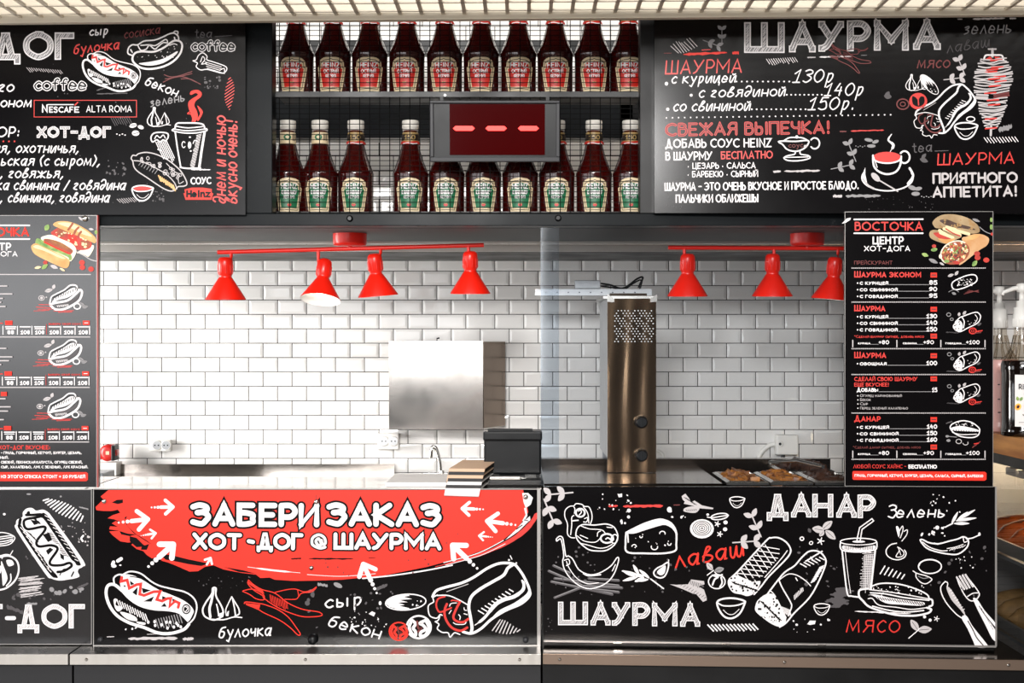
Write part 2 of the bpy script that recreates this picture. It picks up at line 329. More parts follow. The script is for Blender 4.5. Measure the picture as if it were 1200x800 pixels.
    def it(s, txt, x0, y, x1, cap, m='print_white', bold=0.02, y1=None):
        """printed bold sans line: baseline y, from x0 to x1, small capitals for lower case"""
        tot = 0; run = []
        for ch in txt:
            if ch == ' ': tot += 4.5; continue
            sc = 1.0; g = ch
            if ch not in GL or (ch.islower() and ord(ch) > 1000): g = ch.upper(); sc = .8 if ch.islower() else 1
            q = GL[g]; run.append((tot, q, sc)); tot += q[0]*sc+3.2
        tot -= 3.2; w = cap*(.12+bold*2.2); kx = (x1-x0-w)/tot; ky = (cap-w)/10; sl = 0 if y1 is None else (y1-y)/(x1-x0); z = s.lz()
        for ox, q, sc in run:
            for fl, p in q[1]:
                pp = [(x0+w/2+(ox+u*sc)*kx, y-w/2+sl*ox*kx-v*sc*ky) for u, v in p]
                pp = catmull(pp, fl == '@', 4) if fl else pp
                s.ribbon(pp, w, m, fl == '@', z)
        return s
    def arrow(s, tx, ty, bx, by, w, hl, m='print_white', nd=3):
        """arrow with its tip at (tx,ty), its dotted tail ending at (bx,by)"""
        L = math.hypot(tx-bx, ty-by); ux, uy = (tx-bx)/L, (ty-by)/L; z = s.lz()
        for sg in (1, -1):
            a = math.radians(138)*sg; dx, dy = ux*math.cos(a)-uy*math.sin(a), ux*math.sin(a)+uy*math.cos(a)
            s.ribbon([(tx, ty), (tx+dx*hl, ty+dy*hl)], w, m, False, z)
        s.ribbon([(tx, ty), (tx-ux*L*.55, ty-uy*L*.55)], w, m, False, z)
        for i in range(nd):
            r = w*(.45-.1*i); t = .68+.145*i; s.disc(tx-ux*L*t, ty-uy*L*t, r, r, m, z)
        return s.cut()
    def leaf(s, x, y, ang, L, wd, m='print_silver', vein='print_black'):
        a = math.radians(ang); ca, sa = math.cos(a), math.sin(a)
        q = [(0, 0), (.25, .42), (.6, .5), (1, 0), (.6, -.5), (.25, -.42)]
        s.f([(x+L*u*ca-wd*v*sa, y+L*u*sa+wd*v*ca) for u, v in q], m, True)
        if vein: s.s([(x+L*.1*ca, y+L*.1*sa), (x+L*.8*ca, y+L*.8*sa)], wd*.07, vein, sm=False)
        return s
    def sprig(s, x0, y0, x1, y1, n, L, wd, m='print_silver', w=1.0, sp=48):
        s.s([(x0, y0), (x1, y1)], w, m, sm=False); a = math.degrees(math.atan2(y1-y0, x1-x0))
        for i in range(n):
            t = .35+.55*i/max(1, n-1); x = x0+(x1-x0)*t; y = y0+(y1-y0)*t
            for sg in (1, -1): s.leaf(x, y, a+sp*sg, L, wd, m, None)
        return s.cut()
    def cut(s):
        if s.auto and s.mb.v: s.mb.done(s.auto, s.bd.root); s.mb = MB()
        return s
    def done(s, name, label=None):
        if s.auto and not s.mb.v: return None
        o = s.mb.done(name, s.bd.root, label)
        if name == 'chalk_marks': o['kind'] = 'stuff'
        return o
class Board:
    def __init__(s, name, label, cat, box, pl, off, back, m, rim=None, rw=1.0, group=None):
        s.pl = pl; s.off = off; x0, y0, x1, y1 = box[:4]; y0r, y1r = (box[4], box[5]) if len(box) > 4 else (y0, y1)
        a, b, c, d = [hit(*q, pl, off) for q in ((x0, y1), (x1, y1r), (x1, y0r), (x0, y0))]
        s.root = thing(name, ((a+b)/2), label, cat, group)
        mb = MB(); B = [Vector((q.x, back if back else q.y+.011, q.z)) for q in (a, b, c, d)]
        mb.hexa([a, b, c, d]+B, m); mb.done('panel', s.root)
        if rim:
            r = MB(); e = rw
            def strip(*k):
                q = [hit(u, v, pl, off+.0018) for u, v in k]; r.hexa(q+[w_+Vector((0, .0018, 0)) for w_ in q], rim)
            strip((x0, y0+e), (x1, y0r+e), (x1, y0r), (x0, y0)); strip((x0, y1), (x1, y1r), (x1, y1r-e), (x0, y1-e))
            strip((x0, y1-e), (x0+e, y1-e), (x0+e, y0+e), (x0, y0+e)); strip((x1-e, y1r-e), (x1, y1r-e), (x1, y0r+e), (x1-e, y0r+e))
            r.done('edge_trim', s.root)
# ------------------------------------------------------------------ the setting
def struct(mb, name, label, cat):
    o = solo(mb.done(name)); return tag(o, label, cat, None, 'structure')
m = MB(); m.box(-7, 7, -4.5, 5.0, -0.05, 0, 'floor_mat'); struct(m, 'floor', 'pale grey shop floor in front of and behind the counter', 'floor')
m = MB(); m.box(-7, 7, -4.5, 5.0, 3.3, 3.36, 'ceiling_mat'); struct(m, 'ceiling', 'dark ceiling void above the white open-cell grille', 'ceiling')
YB = 4.8
m = MB(); m.box(-2.6, 2.6, YB, YB+.12, 0, 3.3, 'grout')
tw, th, gp = 33.93/FPX*YB, 16.86/FPX*YB, .0026
x0 = Xp(240.6, YB); z0 = Zp(351.4, YB); bv, dp = .0085, .0015
for r in range(-13, 33):
    zb = z0+r*th; zt = zb+th
    for c in range(-22, 32):
        xa = x0+c*tw+(tw/2 if r % 2 else 0); xb = xa+tw
        if xb < -2.2 or xa > 2.4: continue
        a, b, lo, hi = xa+gp/2, xb-gp/2, zb+gp/2, zt-gp/2; j = [random.uniform(-.0004, .0004) for _ in range(4)]
        o4 = [(a, YB-.002, lo), (b, YB-.002, lo), (b, YB-.002, hi), (a, YB-.002, hi)]
        i4 = [(a+bv, YB-.002-dp+j[0], lo+bv), (b-bv, YB-.002-dp+j[1], lo+bv), (b-bv, YB-.002-dp+j[2], hi-bv), (a+bv, YB-.002-dp+j[3], hi-bv)]
        m.add(o4+i4, [(4, 5, 6, 7), (0, 1, 5, 4), (1, 2, 6, 5), (2, 3, 7, 6), (3, 0, 4, 7)], 'tile')
struct(m, 'wall_back', 'back wall of white bevelled brick tiles with dark grout', 'wall')

# the dark boxed ceiling edge over the kitchen, behind the header beam
m = MB(); zc = EYE+.297
m.box(-2.2, 2.0, 3.66, 4.14, zc, zc+.012, 'brushed_grey'); struct(m, 'trim_1', 'brushed grey soffit sheet under the header where the red lamps hang', 'soffit')
m = MB(); m.box(-2.2, 2.0, 4.145, 4.19, zc-.006, zc+.02, 'aluminium'); m.box(-2.2, 2.0, 4.30, 4.325, EYE+.277, EYE+.298, 'aluminium'); struct(m, 'trim_2', 'pair of thin aluminium rails behind the soffit sheet', 'rail')
m = MB(); m.box(-2.2, 2.0, 4.33, 4.79, EYE+.276, EYE+.296, 'frame_black'); m.box(-2.2, 2.0, 4.2, 4.3, zc+.03, zc+.05, 'frame_black'); struct(m, 'trim_3', 'dark channel closing the gap between soffit and tile wall', 'channel')
m = MB(); m.box(-2.2, 2.0, 4.4, 4.46, Zp(62, 4.4), Zp(47, 4.4), 'frame_black'); struct(m, 'trim_4', 'dark beam crossing behind the upper row of bottles', 'beam')
m = MB(); m.box(-1.2, .34, 4.3, 4.34, Zp(161, 4.3), Zp(113, 4.3), 'slate_board'); m.box(.3, 1.0, 4.3, 4.34, Zp(161, 4.3), Zp(113, 4.3), 'frame_black'); m.box(-1.2, 1.0, 4.31, 4.34, Zp(165, 4.3), Zp(161, 4.3), 'aluminium')
struct(m, 'trim_5', 'dark slate-coloured duct board behind the lower row of bottles', 'duct')

# ceiling grille
g = thing('ceiling_grille', (0, 3.3, EYE+.8), 'white open-cell ceiling grille running along the top above the menu signs', 'ceiling grille')
pg = (3.475, -.0345); zg = EYE+.812
def gp_(x, d): return Vector((x, (pg[0]+pg[1]*x)-d, zg))
m = MB()
for d, wd, h_ in [(i*.083+.05, .007, .009) for i in range(0, 9)]:
    a, b = gp_(-1.9, d), gp_(1.9, d); q = Vector((0, wd, 0)); u = Vector((0, 0, h_)); m.hexa([a, b, b+u, a+u, a+q, b+q, b+q+u, a+q+u], 'cream_paint')
for i in range(-36, 37):
    x = i*.0532+.012; a, b = gp_(x, .6), gp_(x, .0); q = Vector((.009, 0, 0)); u = Vector((0, 0, .006)); m.hexa([a, a+q, a+q+u, a+u, b, b+q, b+q+u, b+u], 'cream_paint')
m.done('grille', g)
m = MB(); a, b = gp_(-1.9, .012), gp_(1.9, .012); q = Vector((0, .022, 0)); u = Vector((0, 0, .05)); dn = Vector((0, 0, -.012)); m.hexa([a+dn, b+dn, b+u, a+u, a+q+dn, b+q+dn, b+q+u, a+q+u], 'cream_paint'); m.done('edge_trim', g)

# kiosk frame: posts, header beam, bottle shelves, wire mesh
ZH0, ZH1 = Zp(264.5, 3.6), Zp(250, 3.6)
k = thing('kiosk_frame', (0, 3.64, ZH0), 'dark steel frame of posts, header beam and shelves holding the sauce bottles', 'frame')
m = MB(); m.box(-2.0, 1.9, 3.60, 3.66, ZH0, ZH1, 'frame_slate', .002); m.done('header_beam', k)
for a, b in ((287, 319), (750, 767)):
    m = MB(); m.box(Xp(a, 3.6), Xp(b, 3.6), 3.6, 3.66, ZH1, EYE+.95, 'frame_slate' if a < 300 else 'frame_black', .002); m.done('post', k)
YBT = 3.76
ZS1 = EYE+.3405; ZS2 = EYE+.6625
for z in (ZS1, ZS2):
    m = MB(); m.box(Xp(319, 3.66), Xp(752, 3.66), 3.70 if z > ZS1 else 3.661, 3.86, z-.008, z, 'frame_black'); m.done('shelf', k)
m = MB(); m.box(Xp(319, 3.66), Xp(752, 3.66), 3.645, 3.662, Zp(113.5, 3.645), Zp(108, 3.645), 'frame_black'); m.done('shelf_rail', k)
m = MB(); ym = 3.652
for i in range(38):
    x = Xp(327.5+11.75*i-11.75, ym)
    if Xp(319, ym) < x < Xp(751, ym): m.box(x-.0011, x+.0011, ym-.0011, ym+.0011, ZH1, EYE+.95, 'wire_black')
for i in range(46):
    z = Zp(249-6.1*i, ym); m.box(Xp(318, ym), Xp(752, ym), ym+.0011, ym+.0027, z-.0008, z+.0008, 'wire_black')
m.done('wire_mesh', k)
for px, py in ((654, 255.5), (410, 256)): m = MB(); m.lathe([(.0085, 0), (.0085, .005), (.005, .009)], 'plastic_black', P(px, py, 3.6), 12, AXY); m.done('bolt', k)

# ketchup bottles: 1 unit = one photograph pixel at the bottle distance
U = YBT/FPX
def rad(h):
    pr = [(0, 19.5), (3, 20.6), (30, 20.6), (44, 20.9), (47.5, 21.3), (50, 20.6), (58, 17.4), (68, 13.6), (76, 11.4), (83, 9.9), (97, 9.2), (112, 9)]
    for (a, p), (b, q) in zip(pr, pr[1:]):
        if h <= b: return p+(q-p)*max(0, h-a)/(b-a)
    return 9
def wrap_fn(x, y, z):
    h = -y; r = rad(h)*U+z+.0004; t = x*U/(rad(h)*U); return Vector((r*math.sin(t), -r*math.cos(t), h*U))
class _B: root = None
def make_bottle(kind):
    r = thing('ketchup_bottle', (0, 0, 0), 'x', 'bottle'); _B.root = r
    m = MB(); prof = [(0, .0), (18, 0)]+[(rad(h), h) for h in (.8, 2, 4, 12, 22, 32, 40, 44, 46, 47.5, 49, 51, 55, 60, 66, 72, 78, 83, 90, 97)]+[(8.4, 98), (8.4, 101)]
    m.lathe([(a*U, b*U) for a, b in prof], 'ketchup', n=32, cap=False); m.done('bottle_body', r)
    m = MB(); cp = [(8.3, 98.2), (9.2, 98.4), (9.4, 100), (9.4, 101.2), (9.9, 101.4), (9.9, 109), (9.4, 110.2), (0, 110.4)]
    m.lathe([(a*U, b*U) for a, b in cp], 'cap_white', n=28, cap=False); m.done('cap', r)
    col = 'label_red' if kind == 'red' else 'label_green'
    d = D(_B, fn=wrap_fn, z=.0003); kx = 1.1 if kind == 'red' else 1.0
    sh = [(-11.8, -1.5), (11.8, -1.5), (16.6, -30.6), (14.2, -31.2), (14, -36.6), (10, -39.9), (5, -41.4), (0, -41.9), (-5, -41.4), (-10, -39.9), (-14, -36.6), (-14.2, -31.2), (-16.6, -30.6)]
    def shield(s_, m_):
        # fine strips so that the label follows the round body
        q = [(x*s_*kx, (y+20)*s_-20) for x, y in sh]; z = d.lz(); N = 12
        rows = sorted({p[1] for p in q}); 
        def ext(y): 
            xs = []
            for (xa, ya), (xb, yb) in zip(q, q[1:]+q[:1]):
                if ya != yb and min(ya, yb)-1e-9 <= y <= max(ya, yb)+1e-9: xs.append(xa+(xb-xa)*(y-ya)/(yb-ya))
            return max(xs) if xs else 0
        ys = [q[0][1]+(q[7][1]-q[0][1])*i/30 for i in range(31)]
        for a, b in zip(ys, ys[1:]):
            ea, eb = ext(a-1e-4), ext(b+1e-4)
            for i in range(N):
                t0, t1 = -1+2*i/N, -1+2*(i+1)/N
                d.mb.add([d.pt(p, z) for p in ((ea*t0, a), (ea*t1, a), (eb*t1, b), (eb*t0, b))], [(0, 1, 2, 3)], m_)
    shield(1, 'label_cream'); shield(.88, 'label_dark'); shield(.84, 'label_cream'); shield(.74, col)
    d.t('HEINZ', -8.8*kx, -29, 8.8*kx, -29, 5.6, 1.15, 'print_white')
    d.t('ОСТРЫЙ' if kind == 'red' else 'К ШАШЛЫКУ', -8.2, -22.6, 8.2, -22.6, 3.8, .8, 'print_white'); d.t('КЕТЧУП', -5.5, -17.6, 5.5, -17.6, 2.8, .6, 'print_white')
    d.e(0, -10, 2.2, 1.9, 'label_red' if kind != 'red' else 'tomato'); d.s([(-1.6, -12), (0, -11.2), (1.6, -12)], .6, 'lettuce'); d.s([(-4, -5), (4, -5)], .8, 'label_cream', sm=False)
    d.done('label')
    m = MB(); m.lathe([((rad(h)+.25)*U, h*U) for h in (82.5, 86, 90, 94, 96)], 'label_gold' if kind != 'round' else 'label_cream', n=28, cap=False)
    d = D(_B, fn=wrap_fn, z=.0010); d.mb = m
    if kind == 'round':
        d.e(-1, -90, 4.2, 3.6, 'label_green'); d.e(-1, -90, 2.2, 1.6, 'label_cream')
        for x in (5.5, 8): d.s([(x, -86.5), (x, -93.5)], 1.1, 'label_dark', sm=False)
    else:
        for i in range(7): d.s([(-14+4*i, -89.6), (-10+4*i, -89.6)], 6.6, 'label_dark', sm=False)
        d.t('150', -5.6, -87.2, 5.6, -87.2, 5, 1.1, 'label_gold')
        for i in range(8): d.s([(-14+3.5*i, -83.4-.5*math.sin(i*1.3)), (-10.5+3.5*i, -83.4-.5*math.sin(i*1.3+1.3))], 3, 'label_red', sm=False)
        d.s([(-7, -82.4), (-2, -83), (3, -82), (8, -82.8)], 1, 'print_white')
    d.done('neck_band')
    return r
def dup(root, loc, rz=0):
    r = root.copy(); C.objects.link(r); r.location = loc; r.rotation_euler = (0, 0, rz)
    for ch in list(root.children):
        c = ch.copy(); C.objects.link(c); c.parent = r
        for gch in list(ch.children):
            dd = gch.copy(); C.objects.link(dd); dd.parent = c
    return r
ORD = ['first', 'second', 'third', 'fourth', 'fifth', 'sixth', 'seventh', 'eighth', 'ninth', 'tenth']
protos = {}
def put(kind, loc, rz, label, group):
    if kind not in protos: o = protos[kind] = make_bottle(kind); o.location = loc; o.rotation_euler = (0, 0, rz)
    else: o = dup(protos[kind], loc, rz)
    o['label'] = label; o['group'] = group
for i, px in enumerate((347, 390.5, 433.5, 477, 521, 564, 607.5, 650.5, 694, 736)):
    put('red', (Xp(px, YBT), YBT, ZS2), random.uniform(-.08, .08), 'red-label ketchup bottle, %s from the left on the upper shelf' % ORD[i], 'red-label ketchup bottles on the upper shelf')
low = [(337, 'round', 'leftmost white-capped green-label ketchup bottle, partly behind the left post', .25), (375, 'round', 'green-label ketchup bottle second from left, round green emblem on its neck', .05), (417, 'green', 'green-label ketchup bottle left of the wide gap on the lower shelf', 0), (481, 'green', 'white-capped green-label ketchup bottle just left of the red clock', 0),
       (523.5, 'green', 'green-label ketchup bottle hidden to the shoulder under the left end of the clock', 0), (566.5, 'green', 'second of the four green-label bottles under the red clock', .03), (609.5, 'green', 'third of the four green-label bottles under the red clock', 0), (652.5, 'green', 'last of the four green-label bottles, under the right end of the clock', -.04),
       (696, 'green', 'white-capped green-label ketchup bottle just right of the red clock', 0), (739, 'green', 'rightmost green-label ketchup bottle, beside the right post', -.05)]
for px, kd, lb, rz in low: put(kd, (Xp(px, YBT), YBT, ZS1), rz, lb, 'green-label ketchup bottles on the lower shelf')

# red digital clock
Y = 3.585
c = thing('digital_clock', P(580, 189, Y+.02), 'black digital display with three glowing red dashes, hung before the bottles', 'clock')
m = MB(); zA, zB = Zp(188.5, Y), Zp(117.5, Y); xa, xb = Xp(504, Y), Xp(656, Y); e = .012
m.box(xa, xb, Y, Y+.045, zA, zA+e, 'plastic_grey', .002); m.box(xa, xb, Y, Y+.045, zB-e*.6, zB, 'plastic_grey', .002); m.box(xa, xa+e*.8, Y, Y+.045, zA+e, zB-e*.6, 'plastic_grey', .002); m.box(xb-e*.8, xb, Y, Y+.045, zA+e, zB-e*.6, 'plastic_grey', .002); m.done('frame', c)
m = MB(); m.box(xa+.008, xb-.008, Y+.008, Y+.04, zA+.010, zB-.006, 'plastic_black'); m.done('face', c)
m = MB(); m.box(Xp(527, Y), Xp(638.5, Y), Y+.006, Y+.008, Zp(180.5, Y), Zp(121.5, Y), 'led_panel'); m.done('red_window', c)
for a, b in ((531, 556.5), (569, 594), (607, 631.5)):
    m = MB(); yy = Y+.0052; q = [(a, 150), (a+3, 147.2), (b-3, 147.2), (b, 150), (b-3, 152.8), (a+3, 152.8)]; f = [P(u, v, yy) for u, v in q]; B = [w_+Vector((0, .001, 0)) for w_ in f]
    m.add(f+B, [(0, 1, 2, 3, 4, 5)]+[(i, (i+1) % 6, 6+(i+1) % 6, 6+i) for i in range(6)], 'led_red'); m.done('led_dash', c)
m = MB(); m.lathe([(.003, 0), (.003, .004)], 'steel_bright', P(522, 113, Y+.03), 10, AXY); m.box(Xp(515, Y), Xp(519, Y), Y+.04, Y+.06, zB-.02, zB+.012, 'plastic_black'); m.box(Xp(640, Y), Xp(644, Y), Y+.04, Y+.06, zB-.02, zB+.012, 'plastic_black'); m.done('hanger', c)

c.rotation_euler = (math.radians(6), 0, 0)
# red track lights
YL = 3.85; UL = YL/FPX
def track(name_lbl, bx0, by0, bx1, by1, cx, cy, heads):
    zl = EYE+.297; r = thing('track_light', (Xp(cx, YL), YL, zl), name_lbl, 'lamp')
    m = MB(); m.lathe([(.03, -.034), (.0445, -.032), (.0465, -.026), (.0465, 0)], 'lamp_red', (Xp(cx, YL), YL, zl), 32); m.done('canopy', r)
    m = MB(); m.tube([(Xp(cx, YL), YL, zl-.03), (Xp(cx, YL), YL, Zp(by0+(by1-by0)*(cx-bx0)/(bx1-bx0), YL))], .007, 'lamp_red'); m.done('stem', r)
    m = MB(); m.tube([P(bx0, by0, YL), P(bx1, by1, YL)], 2.5*UL, 'lamp_red', 14); m.done('bar', r)
    for ax, sx, sy, tilt, roll in heads:
        by = by0+(by1-by0)*(ax-bx0)/(bx1-bx0)
        q = Matrix.Rotation(math.radians(roll), 3, 'Y') @ Matrix.Rotation(math.radians(tilt), 3, 'X'); o = P(sx, sy, YL)
        m = MB(); m.tube([P(ax, by, YL), P(ax, by+6, YL), P(ax, by+14, YL), o+q @ Vector((0, 0, -6*UL))], 1.9*UL, 'lamp_red', 8)
        m.lathe([(0, 0), (6*UL, -.5*UL), (8.2*UL, -3*UL), (8.7*UL, -6*UL), (8.7*UL, -20*UL), (7.6*UL, -21*UL), (7.2*UL, -23*UL), (7.6*UL, -24.5*UL)], 'lamp_red', o, 24, q, cap=False)
        for kk in range(10):
            a = 2*math.pi*kk/10; m.tube([o+q @ Vector((8.7*UL*math.cos(a), 8.7*UL*math.sin(a), -9*UL)), o+q @ Vector((8.7*UL*math.cos(a), 8.7*UL*math.sin(a), -19*UL))], .5*UL, 'lamp_red', 5)
        hd = m.done('lamp_head', r)
        m = MB(); m.lathe([(7.4*UL, -24*UL), (8.6*UL, -25.5*UL), (23.4*UL, -49*UL), (23.6*UL, -50*UL)], 'lamp_red', o, 36, q, cap=False); m.lathe([(23.5*UL, -50*UL), (22.9*UL, -49.6*UL), (8*UL, -26*UL), (3*UL, -25*UL)], 'lamp_white', o, 36, q, cap=False); m.done('lamp_shade', hd)
        m = MB(); m.lathe([(0, -44*UL), (5*UL, -43*UL), (8*UL, -39*UL), (7*UL, -33*UL), (3.5*UL, -27*UL), (3*UL, -25*UL)], 'lamp_glow', o, 20, q, cap=False); m.done('bulb', hd)
    return r
track('red four-shade track lamp on the left, over the open counter', 255, 295.5, 567, 287, 410, 290, [(271, 264, 301, 2, 0), (373, 381, 304, -17, 4), (446, 438.5, 297, 3, -5), (549, 551, 294, 3, 0)])
track('red four-shade track lamp on the right, behind the glass and menu board', 783, 290, 1106, 291.5, 946, 290, [(802, 806, 297, 3, 0), (907, 905.5, 297, 3, 0), (982, 979, 301, 2, 5), (1086, 1086, 298, 2, 0)])

# counters (three units) with steel top, nosing and black cabinet
def counter(px0, px1, pl, yn, label, kbm):
    a, b = hit(px0, 756, pl), hit(px1, 756, pl); top = EYE-.781
    r = thing('counter', (((a+b)/2).x, ((a+b)/2).y, 0), label, 'counter'); off = yn
    def slab(o0, o1, z0, z1, mm, nm, bev=None, b=b):
        m = MB(); q = [Vector((a.x, a.y-o0, z0)), Vector((b.x, b.y-o0, z0)), Vector((b.x, b.y-o0, z1)), Vector((a.x, a.y-o0, z1))]
        B = [Vector((v.x, v.y+o0-o1, v.z)) for v in q]; m.hexa(q+B, mm); return m.done(nm, r)
    slab(off, -.55, top-.004, top, 'steel_dark' if kbm else 'steel', 'counter_top')
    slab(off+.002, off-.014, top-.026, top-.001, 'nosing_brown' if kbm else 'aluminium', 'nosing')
    slab(off-.03, -.54, .1, top-.005, 'frame_black' if kbm else 'cabinet_black', 'cabinet'); slab(off-.07, -.52, 0, .1, 'frame_black', 'plinth')
    slab(-.006, -.34 if not kbm else -.035, top, top+.396, 'frame_black', 'upstand_box', b=b if not kbm else hit(1166, 756, pl))
    if not kbm: slab(-.006, -.34, top+.396, top+.4, 'steel_worn', 'ledge')
    for t in ((.24, ) if px1 < 200 else (.035, .5, .955)):
        m = MB(); p = a+(b-a)*t; m.lathe([(.0045, 0), (.0045, .002), (.002, .004)], 'steel_bright', (p.x, p.y-off-.001, top-.013), 10, AXY); m.done('screw', r)
    return r
counter(-80, 96, PL0, .11, 'counter unit at the far left under the hot dog panel', 0); counter(98.5, 633, PL0, .11, 'middle counter unit with bright steel nosing under the red panel', 0)
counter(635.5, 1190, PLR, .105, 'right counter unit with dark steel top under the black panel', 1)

# kitchen back counter
zt = EYE-.45
b_ = thing('back_counter', (0, 4.5, 0), 'long stainless steel work counter along the tiled wall', 'counter')
m = MB(); m.box(-2.1, 1.3, 4.25, 4.76, zt-.04, zt, 'steel_worn'); m.done('worktop', b_)
m = MB(); m.box(-2.1, 1.3, 4.3, 4.74, .12, zt-.041, 'steel'); m.done('cabinet', b_)
m = MB(); m.box(Xp(133, 4.74), Xp(462, 4.74), 4.735, 4.755, zt, Zp(543.5, 4.74), 'steel_worn'); m.box(Xp(630, 4.74), Xp(704, 4.74), 4.735, 4.755, zt, Zp(541.5, 4.74), 'steel'); m.box(Xp(768, 4.74), Xp(960, 4.74), 4.735, 4.755, zt, Zp(541.5, 4.74), 'steel_dark'); m.done('upstand', b_)

# serving table with food pans on the right
zs = EYE-.372
s_ = thing('serving_table', (Xp(880, 3.95), 3.95, 0), 'steel serving table behind the glass holding the food pans', 'table')
m = MB(); xa, xb = Xp(636, 3.9), Xp(1000, 3.9); m.box(xa, xb, 3.66, 4.2, zs-.2, zs-.17, 'steel'); m.box(xa, Xp(832, 3.9), 3.955, 4.24, zs-.02, zs, 'steel_dark'); m.box(xa, xb, 4.19, 4.24, zs-.17, zs+.02, 'steel_dark'); m.box(xa, Xp(832, 3.9), 3.66, 3.955, zs-.02, zs, 'steel_dark'); m.done('frame', s_)
def pan(x0, x1, y0, y1, label, food, flabel, seed, fill=.010):
    r = thing('food_pan', ((x0+x1)/2, (y0+y1)/2, zs-.1), label, 'pan', 'steel food pans on the serving table')
    m = MB(); d_, t = .09, .004
    o = [(x0, y0), (x1, y0), (x1, y1), (x0, y1)]; i1 = [(x0+.010, y0+.010), (x1-.010, y0+.010), (x1-.010, y1-.010), (x0+.010, y1-.010)]; i2 = [(x0+.018, y0+.018), (x1-.018, y0+.018), (x1-.018, y1-.018), (x0+.018, y1-.018)]
    vs = [(x, y, zs+.002) for x, y in o]+[(x, y, zs+.006) for x, y in i1]+[(x, y, zs-d_) for x, y in i2]+[(x, y, zs-.004) for x, y in o]
    fs = [(a, (a+1) % 4, 4+(a+1) % 4, 4+a) for a in range(4)]+[(4+a, 4+(a+1) % 4, 8+(a+1) % 4, 8+a) for a in range(4)]+[(8, 9, 10, 11)]+[(12+a, 12+(a+1) % 4, (a+1) % 4, a) for a in range(4)]
    m.add(vs, fs, 'steel_bright'); m.done('tray', r)
    rg = random.Random(seed); m = MB()
    m.box(x0+.016, x1-.016, y0+.016, y1-.016, zs-d_+.002, zs-.03+fill, food)
    for _ in range(130):
        cx, cy = rg.uniform(x0+.022, x1-.022), rg.uniform(y0+.022, y1-.022); rr = rg.uniform(.006, .012); q = Matrix.Rotation(rg.uniform(0, 3), 3, 'Z') @ Matrix.Rotation(rg.uniform(-.6, .6), 3, 'X')
        cz = zs-.028+fill+rg.uniform(0, .012)+.016*(1-abs(2*(cx-x0)/(x1-x0)-1))
        vs = [Vector((cx, cy, cz))+q @ Vector((a*rr*rg.uniform(.7, 1.5), b*rr*rg.uniform(.7, 1.2), c_*rr*rg.uniform(.6, 1))) for a, b, c_ in ((-1, -1, -1), (1, -1, -1), (1, 1, -1), (-1, 1, -1), (-1, -1, 1), (1, -1, 1), (1, 1, 1), (-1, 1, 1))]
        m.add(vs, [(0, 3, 2, 1), (4, 5, 6, 7), (0, 1, 5, 4), (1, 2, 6, 5), (2, 3, 7, 6), (3, 0, 4, 7)], food)
    o = solo(m.done('chopped_meat')); tag(o, flabel, 'food', 'chopped meat in the pans', 'stuff')
pan(Xp(834, 3.95), Xp(880, 3.95), 3.66, 3.94, 'steel pan of fried brown meat nearest the grill', 'meat', 'golden brown fried meat pieces in the pan nearest the grill', 3)
pan(Xp(882, 3.95), Xp(928, 3.95), 3.66, 3.94, 'steel pan of brown meat in the middle, with tongs lying on it', 'meat', 'brown fried meat pieces in the middle pan under the tongs', 4)
pan(Xp(930, 3.95), Xp(978, 3.95), 3.66, 3.94, 'steel pan of dark meat beside the menu board', 'meat_dark', 'dark meat pieces in the pan beside the menu board', 5)
pan(Xp(905, 4.1), Xp(968, 4.1), 3.985, 4.165, 'shallow rear steel pan of dark meat behind the front pans', 'meat_dark', 'dark meat pieces in the rear pan behind the front pans', 6, .02)
m = MB(); a = Vector((Xp(906, 3.95), 3.95, zs+.03)); 
for sg in (-1, 1): m.tube([a+Vector((.01*sg, 0, 0)), a+Vector((.05, -.08+.012*sg, .012)), a+Vector((.10, -.17+.02*sg, .004))], .0055, 'steel_bright', 8)
m.lathe([(.012, 0), (.014, .006), (.008, .012)], 'steel_bright', a+Vector((0, 0, -.006)), 12); o = solo(m.done('tongs')); tag(o, 'steel serving tongs lying across the middle food pan', 'tongs')

# vertical grill
g = thing('vertical_grill', (Xp(740, 3.95), 4.14, zs), 'tall stainless steel kebab grill with two black knobs and perforated top', 'grill')
xa, xb = Xp(712, 3.95), Xp(769, 3.95); zb, ztp = zs+.002, Zp(350, 3.95)
m = MB(); NX, NZ = 28, 24; vs = []
for j_ in range(NZ+1):
    for i_ in range(NX+1):
        u_, w_ = i_/NX, j_/NZ; fl = math.sin(math.pi*u_)**.5*math.sin(math.pi*w_)**.4 if 0 < u_ < 1 and 0 < w_ < 1 else 0
        vs.append((xa+(xb-xa)*u_, 3.9505-.0016*fl*(math.sin(6.28*(2.6*u_+.10*math.sin(5*w_)))*(1-.55*w_)+.4), zb+(ztp-zb)*w_))
m.add(vs, [(j_*(NX+1)+i_, j_*(NX+1)+i_+1, (j_+1)*(NX+1)+i_+1, (j_+1)*(NX+1)+i_) for j_ in range(NZ) for i_ in range(NX)], 'steel_brown', True); m.box(xa, xb, 3.9535, 3.97, zb, ztp, 'steel_dark'); m.done('front_panel', g)
m = MB(); m.box(xa, xa+.006, 3.971, 4.34, zb+.04, ztp, 'galvanised'); m.box(xb-.006, xb, 3.971, 4.34, zb, ztp, 'galvanised'); m.box(xa+.007, xb-.007, 4.32, 4.335, zb, ztp, 'galvanised'); m.done('side_panel', g)
m = MB(); m.box(xa-.012, xb+.002, 3.955, 4.34, ztp+.001, ztp+.008, 'steel'); m.box(xa+.01, xb-.02, 4.02, 4.3, ztp+.008, ztp+.018, 'steel_dark'); m.done('top_plate', g)
m = MB()
